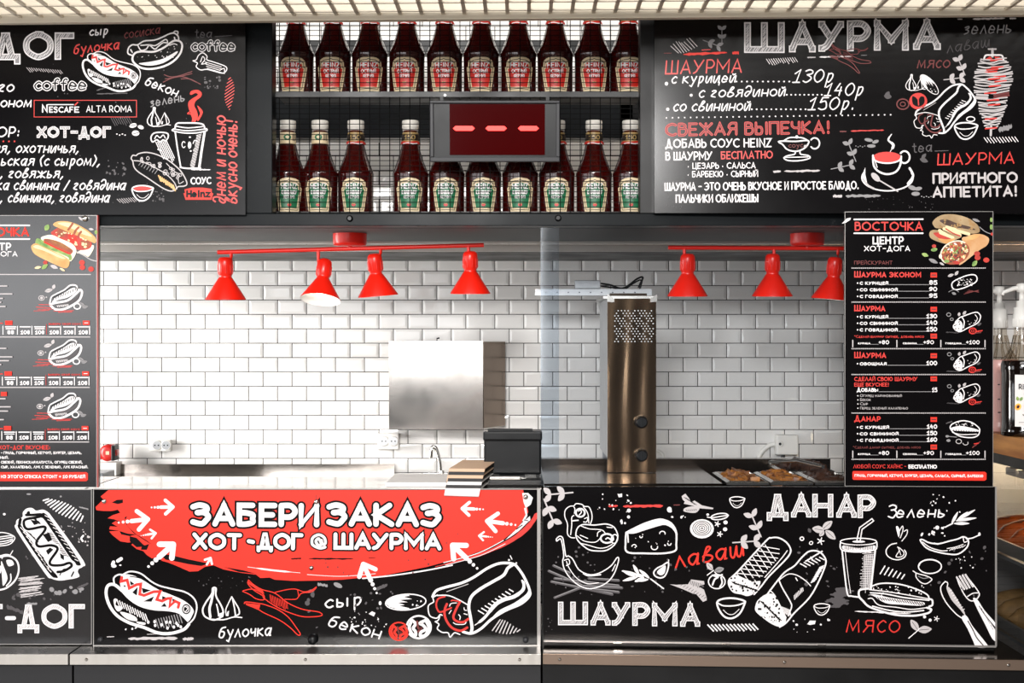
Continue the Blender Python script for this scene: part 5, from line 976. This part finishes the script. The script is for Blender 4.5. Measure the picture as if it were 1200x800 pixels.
wrap_sketch(B4, (1129, 331), 11, pita=True); wrap_sketch(B4, (1129, 378.5), 11); wrap_sketch(B4, (1129, 424.5), 11.5); wrap_sketch(B4, (1129, 462), 11.5)
d = D(B4, (1085, 470), 10, z=.001); d.s('285,310 320,260 430,228 540,250 620,310 630,350 610,400 540,425 420,415 330,370', 13, c=True); d.f('300,310 420,290 600,330 610,355 450,350 310,340', sm=True); d.h(320,330,590,350,10,14,20,7,'print_black'); d.dots(350,240,560,290,26,8,'print_white',3); d.s('310,365 420,390 600,385',9); d.s('250,410 360,420',8,'print_grey'); d.e(265,460,24,16,'print_grey'); d.e(250,410,20,14,'print_grey'); d.ring(385,470,32,26,8,'print_silver'); d.ring(465,490,30,22,8,'print_silver',0,-30,180); d.line(540,545,640,470,22,'print_maroon',2); d.line(560,500,620,490,16,'print_red',4); d.line(235,260,310,235,18,'print_dim',3); d.done('burger_sketch')
d = D(B4, z=.001); d.f('986.5,262 992,256 997,255 996.5,257.5 991,261'); d.done('scratch')

# ---- lower left panel
B5 = Board('chalk_sign', 'black chalk-drawn panel at lower left with upright hot dog and tomato', 'sign', (-75, 573, 107.5, 755), PL0, .014, 3.5995, 'board_hazed', 'rail_light', .8)
d = D(B5, z=.001); d.chalk('Д', 20.5, 737, 46, 29, 5.6, light='print_white', fill='print_silver'); d.chalk('О', 48.5, 736.5, 79, 29, 5.8, fill='print_silver'); d.chalk('Г', 80.5, 736, 99.5, 28.5, 5.8, fill='print_silver'); d.chalk('Т', -17, 736, 3, 28.5, 5.8, fill='print_silver'); d.s('8,724 16.5,724', 4.6, sm=False); d.done('title_lettering')
d = D(B5, (0, 570), 8, z=.002)
d.f('160,310 210,285 215,240 250,205 300,200 340,225 400,215 450,240 500,300 780,690 775,750 740,770 730,800 745,840 700,860 640,870 560,880 480,860 420,810 160,420 150,350', sm=True)
d.f('180,300 205,300 200,345 215,390 420,690 470,760 540,840 520,855 450,800 190,420 170,350', 'print_black', True); d.f('400,245 440,265 480,320 740,690 735,740 700,720 660,670 430,330 385,290', 'print_black', True)
d.h(190,380,440,760,10,45,45,7); d.h(420,270,700,680,12,40,20,6); d.h(440,430,590,640,14,50,10,7,'print_black'); d.h(300,290,350,340,5,40,12,9,'print_black')
d.s('250,375 300,385 400,370 430,400 340,500 360,565 480,545 540,580 470,690 490,745 600,730 660,710 690,740 650,790', 44, 'print_white'); d.s('245,265 310,265 380,260 390,275 330,290 235,310 225,360 250,395 300,395 410,375 420,410 345,510 365,560 480,550 540,585 470,695 485,735 580,735 650,715 670,745 600,790 540,800', 25, 'print_black')
for q in ('285,310 340,320 355,350 320,360', '400,450 460,430 490,500 450,520', '560,620 600,650 600,690 570,670', '430,600 470,570 500,590 450,640'): d.f(q,'print_black')
d.h(250,420,330,500,6,40,25,7,'print_black'); d.h(380,640,430,760,6,30,30,7,'print_black'); d.e(265,250,16,22,'print_black',20); d.s('560,830 590,780 620,770',10,'print_black'); d.s('690,800 670,840',14,'print_black'); d.done('hot_dog_drawing')
d = D(B5, (0, 570), 8, z=.002); d.s('-60,700 0,660 90,650 160,700 175,790 140,880 60,950 -20,970', 16); d.f('60,690 110,690 130,730 80,745', sm=True); d.f('10,700 40,760 70,860 30,930 20,860', sm=True); d.s('-10,740 10,760 0,800',14); d.s('-20,660 50,640 90,645',18); d.s('90,650 120,600',8); d.s('60,930 100,880 100,820',12); d.f('0,650 40,640 20,680'); d.e(-10,790,22,26); d.done('tomato_drawing')
d = D(B5, (0, 570), 8, z=.002); d.s('-20,440 60,435 130,465 135,495 90,540 0,555 -40,540', 9, c=True)
for y in (455, 475, 500, 520): d.s([(-20, y+20), (60, y+8), (120, y-8+(490-y)*.3)], 9, sm=True)
d.done('leaf_drawing')
d = D(B5, (0, 570), 8, z=.0008)
for i in range(13): t = i/12; d.s([(405+355*t-30*math.sin(3*t), 130+195*t+20*math.sin(3.1*t)), (455+320*t+25*math.sin(3*t), 95+165*t-30*math.sin(3*t)+20)], 13, sm=False)
rg = random.Random(3)
for i in range(15): y = 840+12*i; d.line(160+rg.uniform(0, 30), y+rg.uniform(0, 20)+10, 330+rg.uniform(0, 90), y-15+rg.uniform(0, 20), 13, 'print_silver', i)
d.dots(560,330,850,560,26,10,'print_silver',4); d.dots(400,920,840,1000,10,30,'print_grey',6); d.dots(100,980,700,1060,12,20,'print_dim',7); d.line(740,190,830,212,16,'print_grey',3); d.line(60,1120,220,1180,45,'print_dim',5); d.line(250,1095,350,1095,26,'print_grey',8); d.e(40,258,13,11); d.e(270,70,22,8,'print_grey'); d.e(570,92,10,9,'print_grey'); d.s('780,460 762,485 775,510',18); d.e(830,472,16,10,'print_silver'); d.line(720,950,830,905,30,'print_dim',9); d.dots(150,640,400,700,6,14,'print_dim',10); d.done('chalk_marks')

# ---- lower middle panel
B6 = Board('chalk_sign', 'black panel in the middle with big red brush swash and white arrows', 'sign', (109, 572.5, 633, 756.5), PL0, .014, 3.5995, 'board_black', 'rail_light', .9)
m = MB(); q = [hit(u, v, PL0, .02) for u, v in ((629.5, 757), (633.4, 757), (633.4, 572), (629.5, 572))]; m.hexa(q+[v+Vector((0, .02, 0)) for v in q], 'rail_light'); m.done('edge_profile', B6.root)
bolts(B6, ((122.5, 587), (370.8, 587.5), (616, 582)), .0068); bolts(B6, ((118, 749), (616, 749.5)), .0075, 'plastic_grey')
m = MB(); c0 = hit(367, 748.5, PL0, .014); m.lathe([(.013, -.003), (.0135, .004), (.012, .014), (.006, .018), (0, .018)], 'plastic_black', c0, 20, AXY, cap=False); m.done('knob', B6.root)
m = MB(); m.lathe([(.006, 0), (.006, .004), (0, .005)], 'steel_bright', hit(365, 665, PL0, .0145), 10, AXY, cap=False); m.done('bolt', B6.root)
d = D(B6, z=.0006)
d.f('127,574 613,574 617,590 619,600 614,608 605,620 590,632 570,643 545,652 500,664 450,674 400,679 372,680 345,680.5 322,679 316,676.5 305,677 300,673 283,671 262,667 250,662 240,664 232,669 222,669.5 205,662 196,658.5 190,657 184,652 178,654 172,650 168,645.5 160,643 154,638 158,634.5 150,635.5 141,634 132,627 128,622.5 140,621.5 128,620 129,616.5 138,617 131,613 137,609.5 133,608 126,607 132,603.5 141,600.5 138,597 131,598.5 121,598.5 113,597.5 112,594 121,585 118,581.5', 'print_scarlet')
for q in ('131,588.5 137,585.5 144,585 144,589 138,590.5', '146,606 149,604.5 147,609 150,617 160,626 172,633 178,638 168,632 156,624 148,614', '152,628 160,630 168,638 172,640 160,641 152,634', '166,640 175,637 172,644 165,644', '140,622 150,625 160,626 152,628 142,626', '122,607 133,608.5 145,612 138,611', '186,648.5 200,650 220,655 245,660 236,663 222,661 205,657.5 194,655.5', '262,664 285,668 300,672 280,670'): d.f(q, 'print_black')
d.done('red_swash')
d = D(B6, z=.0008)
d.s('631,597 626,608 615,621 597,634 567,648 540,656 510,664', [.8, 5, 6, 5, 3.5, 2, .8], 'print_red')
d.f('612,577.5 619,577.5 624.5,583 622,591 616,595 613.5,588'); d.f('614,595 617,595 618,604 614,611 612,610 616,603'); d.f('612,612 621,604.5 621.5,609 617,613 608,622 598,629 592,632.5 604,621'); 
for q, w_ in (('590,633 560,648 520,659', .9), ('592,637 562,651 522,662', .7), ('530,662 500,668 460,674 425,677.5', 1.6), ('440,672 400,675 360,673 ', .6), ('290,664 320,668 352,671', [.5, 2, .5])): d.s(q, w_)
d.s('605,620 612,615',1.2,'print_black'); d.s('614,609 619,610',1,'print_black'); d.line(362,654.3,414,654.5,2.2,'print_black',2); d.line(341,654.6,353,654,2,'print_black',3); d.line(432,653.5,440,653.3,.9,'print_black'); d.dots(380,655,520,675,14,1.2,'print_maroon',5); d.dots(480,580,600,640,10,1,'print_maroon',6); d.s('370.8,580 370.6,594',.7,'print_maroon'); d.done('swash_highlights')
d = D(B6, z=.0016)
for s_, a, b in (('ЗАБЕРИ', 226, 371), ('ЗАКАЗ', 385.5, 514)): d.t(s_, a, 613.5, b, 614.5, 22, 6.4, under='print_black', uw=11)
for s_, a, b in (('ХОТ', 227.5, 281), ('-', 290, 295), ('ДОГ', 303, 353), ('@', 365, 382.5), ('ШАУРМА', 393, 515)): d.t(s_, a, 641.5, b, 642.5, 15.6, 4.6 if s_ != '@' else 3.2, under='print_black', uw=8.2 if s_ != '@' else 6)
d.done('title_lettering')
d = D(B6, (110, 570), 8, z=.0018, auto='arrow_print'); d.arrow(742,190,535,195,32,95); d.arrow(508,305,225,338,40,130); d.arrow(580,436,440,460,20,62); d.arrow(745,540,505,755,52,130); d.arrow(1095,668,1030,780,20,58,nd=0); d.done('arrow_print')
d = D(B6, (490, 570), 8, z=.0018, auto='arrow_print'); d.arrow(412,205,615,213,30,90); d.arrow(645,322,920,360,38,125); d.arrow(570,460,700,474,18,58); d.arrow(322,548,560,772,48,130); d.done('arrow_print')
d = D(B6, (360, 570), 8, z=.0018, auto='arrow_print'); d.arrow(525,725,655,1005,42,125); d.done('arrow_print')
hotdog_a(B6, (110, 660), 8)
garlic(B6, (251.5, 709), 8)
chili_set(B6, (230, 660), 8)
d = D(B6, z=.001, auto='ingredient_lettering'); d.t('булочка', 257, 747, 317, 744, 12, 1.7, shear=.15); d.t('сыр', 381.5, 712, 424, 708, 12.5, 2, shear=.1); d.t('бекон', 385, 733, 444, 748, 12.5, 1.8, shear=.1); d.done('ingredient_lettering')
cucumber(B6, (475.5, 705.3), 8)
tomato_slice(B6, (467.5, 739.5), 9.6, 'print_scarlet', 'print_maroon'); tomato_slice(B6, (490.8, 734.5), 7.6, 'print_white', 'print_maroon')
wrap_a(B6, (490, 660), 8)
d = D(B6, z=.0008)
for i in range(8): t = i/7; d.s([(577+29*t, 738.5-2*t+5*math.sin(2.4*t)), (586+26*t-3*math.sin(2*t), 726+10*t-1.5*math.sin(5*t))], 1.4, 'print_silver', sm=False)
d.s('132,661 133,658.5',4); d.s('138,657 142,654.5',4); d.e(133.5,663,3,2); d.e(141,662,1.4,.8); d.s('600,655 598,651',1); d.e(596.5,656,1.2,1.2); d.e(605,659.5,1,1); d.line(150,748,208,747.5,4,'print_silver',3); d.line(214,748.5,227,748,4,'print_silver',4); d.line(172,743,184,742.5,1,'print_silver'); d.line(125,746,134,745.6,1.4,'print_silver'); d.dots(145,735,160,740,3,1.6,'print_white',2)
d.f('432,719 436,716 440,718 438,722'); d.dots(410,715,458,735,26,1.1,'print_white',7); d.dots(410,690,460,715,14,2.4,'print_dim',8); d.line(372,684,384,686,4,'print_grey',5); d.e(396,685.5,5.5,2.6,'print_grey',25); d.line(440,690,454,685,5,'print_dim',6); d.e(445.5,706.5,1.6,2.4); d.dots(230,675,300,690,16,.9,'print_dim',9); d.dots(355,690,372,735,8,3,'print_dim',10); d.done('chalk_marks')

# ---- lower right panel
B7 = Board('chalk_sign', 'black panel at lower right with white vegetable, wrap, cup and cutlery drawings', 'sign', (636.5, 570, 1167.5, 750.5, 570.5, 757), PLR, .012, None, 'board_black')
m = MB(); q = [hit(u, v, PLR, .02) for u, v in ((637, 752), (1167.5, 758.5), (1167.5, 756.5), (637, 750))]; m.hexa(q+[v+Vector((0, .02, 0)) for v in q], 'rail_light'); m.done('bottom_rail', B7.root)
m = MB(); q = [hit(u, v, PLR, .015) for u, v in ((1166.3, 757), (1168.3, 757), (1168.3, 570.5), (1166.3, 570.5))]; m.hexa(q+[v+Vector((0, .012, 0)) for v in q], 'rail_light'); m.done('edge_profile', B7.root)
for a in (724, 851, 963): m = MB(); q = [hit(u, v, PLR, .022) for u, v in ((a-5, 752.6+(a-637)*.012), (a+5, 752.7+(a-637)*.012), (a+5, 751+(a-637)*.012), (a-5, 751+(a-637)*.012))]; m.hexa(q+[v+Vector((0, .004, 0)) for v in q], 'steel_bright'); m.done('clip', B7.root)
d = D(B7, z=.001)
for ch, a, b, y in (('Ш', 654, 689, 732.3), ('А', 692, 715.5, 732.6), ('У', 717, 738.5, 732.8), ('Р', 741, 761.5, 733), ('М', 764, 794, 733.6), ('А', 797, 820.5, 734)): d.chalk(ch, a, y, b, 27.5, 6.2)
d.done('title_lettering')
d = D(B7, z=.001); d.chalk('Д', 898.5, 606, 924, 27.5, 6.2)
for ch, a, b, y in (('А', 927, 951, 606), ('Н', 952, 976.5, 606), ('А', 980, 1004, 606.3), ('Р', 1005, 1026, 606.8)): d.chalk(ch, a, y, b, 27.5, 6.2)
d.done('title_lettering')
d = D(B7, z=.001, auto='ingredient_lettering'); d.t('лаваш', 792, 665, 873, 650, 17, 2.2, 'print_scarlet', .1); d.t('мясо', 992, 740, 1053, 740.5, 19, 1.6, 'print_red', .1); d.t('З', 1041, 606.5, 1050, 606.5, 15, 1.6, shear=.1); d.t('елень', 1051, 606, 1106, 605.5, 12, 1.6, shear=.15); d.done('ingredient_lettering')
d = D(B7, (630, 570), 8, z=.002, auto='herb_drawing'); d.sprig(330,55,100,75,2,92,50,'print_silver',14); d.sprig(60,118,150,335,2,92,52,'print_silver',14); d.done('herb_drawing')
d = D(B7, (630, 570), 8, z=.002); w_ = 9
d.s('350,480 310,475 280,440 280,350 255,280 260,220 300,185 340,180 360,160 410,165 440,185 480,190 505,240 510,300 495,350', w_); d.s('310,450 320,360 320,290 340,270', w_); d.ring(400,245,42,38,16); d.s('385,230 400,215 410,240 390,265',9); d.s('430,190 470,250 480,340',8); d.s('330,320 380,315',12); d.s('440,300 470,290 460,330 430,330',8); d.s('340,190 350,210 345,250',8)
d.s('360,430 380,380 430,355 530,360 640,350 710,375 745,430 750,480 720,545 650,595 570,603 480,590 400,530 365,480', w_+2, c=True); d.s('400,365 480,395 560,400 610,410 640,445',8); d.s('370,460 440,510 540,520 590,480',8); d.s('400,530 480,550 570,575 640,570 700,540',8); d.ring(650,485,58,42,16); d.ring(720,490,30,42,10,a=15); d.e(700,492,18,14); d.s('640,490 660,480 690,500',12); d.s('400,455 470,485',8); d.s('560,465 565,430 590,415',8); d.s('650,380 700,385',8)
d.done('bell_pepper_drawing')
d = D(B7, (630, 570), 8, z=.002); d.s('175,490 180,510 215,490 235,560 245,650 235,700 250,770 300,850 380,920 470,955 570,940 660,890 720,810 760,690 745,665 690,740 600,800 520,825 450,815 380,770 330,680 290,650 265,650 250,560 235,480 205,465 175,490', 10); d.s('270,700 300,770 370,860 470,910 570,900',8); d.s('250,690 290,680 300,720 270,740',9); d.s('430,815 480,835 590,825',12); d.s('700,790 730,730',8); d.done('chili_drawing')
d = D(B7, (630, 570), 8, z=.0012)
for a, b, c_, e in ((150,740,300,810), (105,790,470,950), (130,890,700,1010), (160,1040,420,940), (160,860,760,930), (480,860,760,880), (420,930,790,950), (520,960,760,990)): d.s([(a, b), (c_, e)], 24, 'print_dim', sm=False); d.s([(a+4, b-4), (c_, e-8)], 7, 'print_grey', sm=False)
d.done('straw_drawing')
d = D(B7, (630, 570), 8, z=.002); d.f('825,430 900,385 1010,335 1130,300 1200,308 1260,340 1300,400 1310,460 1270,400 1200,360 1130,370 1000,410 900,440', sm=True); d.s('830,430 825,520 840,612 1000,625 1180,625 1290,600 1300,540 1300,440 1270,390', 16); d.s('845,445 850,520',12); d.s('850,430 1000,400 1130,365',7)
for x, y, r_ in ((1170, 440, 26), (905, 560, 20), (1095, 565, 30), (970, 468, 12), (1235, 535, 16)): d.ring(x, y, r_, r_*.85, 9, a0=180 if x in (905, 1170) else -10, a1=370 if x in (905, 1170) else 200)
d.dots(880,420,1260,580,9,9,seed=4); d.done('cheese_drawing')
d = D(B7, (630, 660), 8, z=.002); d.s('1060,145 1180,235',12,sm=False)
for q in ((1050, 140, -140, 130), (1000, 120, -170, 110), (1040, 150, 175, 130), (960, 115, -165, 180), (940, 125, 165, 150), (910, 120, -155, 130), (1000, 130, 155, 100), (950, 105, -120, 110)): d.leaf(q[0], q[1], q[2], q[3], 30, 'print_white', None)
d.done('rosemary_drawing')
d = D(B7, (760, 660), 8, z=.002); d.s('185,-10 180,60 150,120 105,135 60,115 50,80 80,45 130,20', 13, c=True); d.f('120,40 160,20 150,90 110,110 80,80',sm=True); d.s('185,10 190,-35',7); d.done('garlic_drawing')
d = D(B7, (760, 570), 8, z=.002); d.f('310,90 345,65 380,110 400,150 430,130 500,175 610,200 600,212 500,205 400,175 330,160 340,140 320,120', 'print_silver'); d.f('330,210 370,190 450,185 480,200 440,245 340,235', 'print_silver', True); d.h(330,100,420,160,7,30,10,5,'print_black'); d.h(350,215,440,210,6,14,16,5,'print_black'); d.s('400,190 600,205',14,'print_silver'); d.done('ginger_drawing')
d = D(B7, (760, 660), 8, z=.002); d.f('200,195 260,200 370,195 400,150 440,155 520,165 525,195 470,215 520,245 545,320 545,345 510,360 450,290 400,275 320,240', 'print_silver'); d.h(400,160,500,190,8,-10,40,5,'print_black'); d.h(300,210,520,330,10,25,-20,4,'print_black'); d.done('ginger_drawing')
d = D(B7, (760, 570), 8, z=.002); d.e(500,395,112,90); 
for i in range(1, 6): d.ring(500,390,104-19*i,82-15*i,7,'print_black')
d.done('onion_drawing')
bowl(B7, (863.8, 588), 11.5); bowl(B7, (856.5, 712), 6.2); bowl(B7, (963, 713.5), 11)
d = D(B7, (760, 570), 8, z=.002); d.ring(665,280,80,28,11,a=-8); d.s('550,285 600,290 700,275 750,268',9); d.e(555,262,13,11); d.e(722,335,20,18); d.e(718,400,20,18); d.e(195,215,22,26); d.e(205,230,14,12)
for x, y in ((645, 350), (668, 445)):
    for a in range(5): d.s([(x, y), (x+24*math.cos(a*1.257), y+24*math.sin(a*1.257))], 9, sm=False)
d.dots(210,265,420,290,5,13,seed=3); d.done('spice_drawing')
d = D(B7, (760, 570), 8, z=.002, auto='herb_drawing'); d.sprig(790,525,1012,510,2,88,50,'print_silver',12); d.sprig(1055,470,965,262,2,88,46,'print_silver',12); d.done('herb_drawing')
d = D(B7, (760, 660), 8, z=.002); d.leaf(600,60,-130,85,50,'print_silver'); d.leaf(620,70,-15,90,50,'print_grey'); d.s('550,110 610,65',9); d.ring(640,170,78,66,11); d.s('600,110 640,120 690,105',14); d.s('600,200 620,150 650,130',16); d.s('680,130 690,180 670,220',14); d.s('640,100 620,80',9); d.done('tomato_drawing')
# lattice roll
d = D(B7, (760, 570), 8, z=.002); d.s('765,860 800,830 860,770 1100,510 1150,480 1220,480 1290,520 1330,580 1325,630 1270,700 1130,840 1060,930 990,1010', 14); d.s('1300,600 1240,680 1090,850',9)
for y in range(560, 850, 42): d.s([(1118-(y-510)*.93, y), ((1285-(y-610)*.85 if y > 610 else 1270)-45, y+26)], 8, sm=False)
for i in range(8): d.s([(1092-38*i, 545+38*i), (1092-38*i+100, 545+38*i+150)], 8, sm=False)
d.f('755,860 820,830 900,860 980,890 1050,890 1000,990 930,1025 870,1010 790,990 745,920', sm=True); d.h(780,890,1000,960,12,35,25,9,'print_black'); d.dots(770,850,1020,1000,36,12,'print_black',3); d.done('roll_drawing')
# second wrap
d = D(B7, (890, 570), 8, z=.002); d.s('65,1020 170,880 240,800 330,740 400,660 470,605 560,610 620,680 610,760 540,920 460,1050 330,1180 250,1275 190,1315', 14); d.s('180,870 215,950 290,1080 300,1130 270,1210',12); d.s('190,870 270,820 350,830 430,880 480,930',9); d.s('95,970 150,1030 250,1230',9)
d.f('0,1050 60,1010 130,1010 180,1090 250,1240 200,1310 120,1290 20,1220 -40,1160 -30,1090', sm=True); d.h(0,1070,170,1240,14,40,15,8,'print_black'); d.dots(-10,1040,190,1270,44,12,'print_black',5)
d.h(200,1120,280,1150,9,18,60,6); d.h(330,1060,410,980,9,-5,-40,6); d.h(480,900,560,760,12,45,-20,9); d.h(380,720,560,660,6,55,30,10); d.h(430,700,560,620,8,30,-15,12); d.s('340,855 355,880',10); d.s('480,660 500,690',10); d.done('wrap_drawing')
# drink cup
d = D(B7, (890, 570), 8, z=.002); d.ring(928,515,170,32,10); d.s('760,520 758,570 790,600 930,612 1075,595 1100,565 1100,520',12); d.f('790,550 930,575 1075,550 1070,590 930,605 790,590','print_white',True); d.h(800,545,1060,545,22,0,42,5,'print_black'); d.s('775,600 800,830 825,1005 860,1025 930,1035',14); d.s('1085,600 1060,820 1045,960',16); d.s('805,610 830,830 855,1000',6); d.h(1070,620,1040,950,22,-100,6,5); d.h(900,610,1000,610,3,50,6,6); d.h(990,640,1060,640,6,-10,320,4); d.s('912,510 938,385 1055,300 1070,322 962,400 945,500',10,sm=False); d.e(930,515,60,10); d.done('drink_cup_drawing')
# burger
d = D(B7, (1030, 660), 8, z=.002); d.s('-70,215 0,190 100,185 220,200 350,240 450,290 470,330',13); d.s('-100,235 -180,250 -185,310 -150,350 -100,400 0,440 150,480 300,490 400,480 470,460 490,430 450,415',18); d.s('470,330 500,345 500,390 470,405 480,430',16); d.s('-90,245 60,262 240,290 460,330',9); d.s('-80,275 60,285 240,320 470,345',12); d.f('-110,300 -60,300 60,370 200,385 400,395 420,365 300,350 100,320 -40,290',sm=True); d.h(-40,310,400,365,20,25,28,8,'print_black'); d.s('-100,330 -60,330 0,390 160,410 300,430 440,415',9); d.s('-60,400 100,440 260,455 420,440',12); d.h(120,455,330,460,9,14,14,7,'print_black'); d.dots(-60,205,420,300,34,9,seed=8); d.line(-225,448,300,470,14); d.done('burger_drawing')
d = D(B7, (1030, 570), 8, z=.002); d.s('165,530 110,545 70,590 75,640 120,675 180,685 235,665 255,625 240,595',10); d.s('175,565 190,600 160,655 215,655 235,620 200,580 175,565',8); d.s('190,590 205,640',6); d.f('160,380 180,375 195,420 185,475',sm=True); d.s('200,480 225,410 220,370 190,420',8); d.s('215,510 260,450 265,405 235,420',8); d.done('onion_drawing')
d = D(B7, (1030, 570), 8, z=.002); d.s('388,505 410,497 470,525 560,535 660,510 740,490 790,470 830,490 840,530 815,580 740,632 640,630 520,605 440,570',13,c=True); d.s('410,520 480,570 580,600 640,600',9); d.h(660,600,780,570,6,30,-22,6); d.s('640,580 720,565 790,540',7); d.s('820,490 880,480 945,450',11); d.e(942,445,11,17); d.s('790,480 800,520 830,510',9); d.s('520,530 550,538 580,530',12); d.done('chili_drawing')
d = D(B7, (1030, 570), 8, z=.002); d.ring(478,748,108,66,11); d.ring(478,742,98,54,5,a0=180,a1=330); d.s('320,790 345,810 350,850 390,895 440,910 490,880 490,860 440,835 380,820 340,805',9); d.s('370,840 420,860 470,850',7,'print_grey'); d.done('bean_drawing')
d = D(B7, (1030, 660), 8, z=.002); d.s('620,170 580,220 590,290 640,380 720,470 775,510',10); d.s('620,168 645,185 640,240 680,300 760,400 810,490',9); d.f('635,235 660,225 720,310 800,450 800,480 760,430 680,340',  'print_silver', True); d.f('775,510 820,490 880,590 1000,740 1020,780 970,790 910,780 880,720 830,610',sm=True); d.s('835,540 880,620 920,700 990,780',10,'print_black'); d.h(660,260,780,440,9,20,-12,5,'print_white'); d.done('knife_drawing')
d = D(B7, (1030, 660), 8, z=.002); d.s('730,130 750,190 800,290 850,345 900,345 940,300 930,260 870,180 810,105',10); 
for a, b in (((730, 130), (800, 240)), ((758, 120), (825, 235)), ((785, 112), (850, 225)), ((812, 106), (880, 215))): d.s([a, b], 17, sm=False); d.s([a, b], 5, 'print_grey', sm=False)
d.s('830,310 880,280 930,275',9); d.f('885,345 920,335 990,440 1090,555 1100,600 1050,560 1098,640 1100,725 1060,700 1000,580',sm=True); d.s('940,400 1000,490 1090,600',8,'print_black'); d.h(960,420,1060,600,8,12,20,4,'print_black'); d.done('fork_drawing')
d = D(B7, (1030, 570), 8, z=.002); d.s('620,380 690,345',12)
for q in ((680, 350, -62, 130), (725, 325, -40, 140), (740, 310, -30, 190), (720, 320, -8, 200), (700, 345, 0, 150)): d.leaf(q[0], q[1], q[2], q[3], 26, 'print_white', 'print_grey')
d.done('rosemary_drawing')
d = D(B7, (1030, 660), 8, z=.002); d.leaf(370,630,-125,125,62,'print_silver'); d.leaf(365,625,-5,130,66,'print_silver'); d.s('280,700 350,640 380,610',9); d.done('basil_drawing')
d = D(B7, (890, 570), 8, z=.002); d.leaf(605,410,-170,112,64,'print_silver'); d.leaf(590,400,-40,120,60,'print_silver'); d.leaf(620,410,42,125,60,'print_silver'); d.leaf(605,415,130,65,40,'print_silver'); d.leaf(480,430,-120,45,30,'print_dim',None); d.ring(398,488,17,16,10); d.ring(484,528,16,14,8,a=-30)
for a in range(5): d.s([(573, 510), (573+32*math.cos(a*1.257), 510+32*math.sin(a*1.257))], 10, sm=False)
d.done('basil_drawing')
d = D(B7, z=.0008); d.line(713,592.8,724,592.4,3,'print_red',2); d.line(730,593,777,592.4,3.6,'print_red',3); d.line(789,591.5,797,591.4,1.4,'print_maroon',4); d.dots(700,578,740,600,20,1.2,seed=3); d.f('724,579 729,578 729,582 725,582.5'); d.e(737,598,2.2,2.2); d.e(736.6,605.5,1.8,1.8); d.dots(728,608,734,614,6,1.6,seed=5); d.h(829,731.5,882,730.5,13,7,7.5,1.6)
for i in range(6): d.s([(1031.5+5*i, 672+1.2*i), (1037+4.6*i, 663+2*i)], 1.4, sm=False)
d.dots(900,725,980,742,12,1.6,seed=9); d.f('946,731 949,727 956,727 955,731 949,732'); d.dots(1090,578,1125,600,16,1.5,seed=11); d.dots(1078,617,1118,628,12,2.4,seed=12); d.dots(1120,650,1145,668,12,1.1,seed=13)
for x, y in ((1083.5, 722.5), (1090, 726.3)): d.e(x, y, 1.8, 1.8)
for a in range(5): d.s([(1097.5, 724.7), (1097.5+3*math.cos(a*1.257), 724.7+3*math.sin(a*1.257))], .9, sm=False)
for i in range(14): d.line(966+random.uniform(0, 14), 690+1.6*i, 985+random.uniform(0, 18), 689+1.6*i, 3.4, 'print_dim', i)
d.dots(650,640,700,700,26,1.8,'print_dim',14); d.dots(740,650,830,700,30,1.6,'print_dim',15); d.dots(930,640,990,690,22,2,'print_dim',16); d.dots(1090,640,1160,700,22,2.2,'print_dim',17); d.dots(640,720,650,740,6,1,'print_dim',18); d.done('chalk_marks')
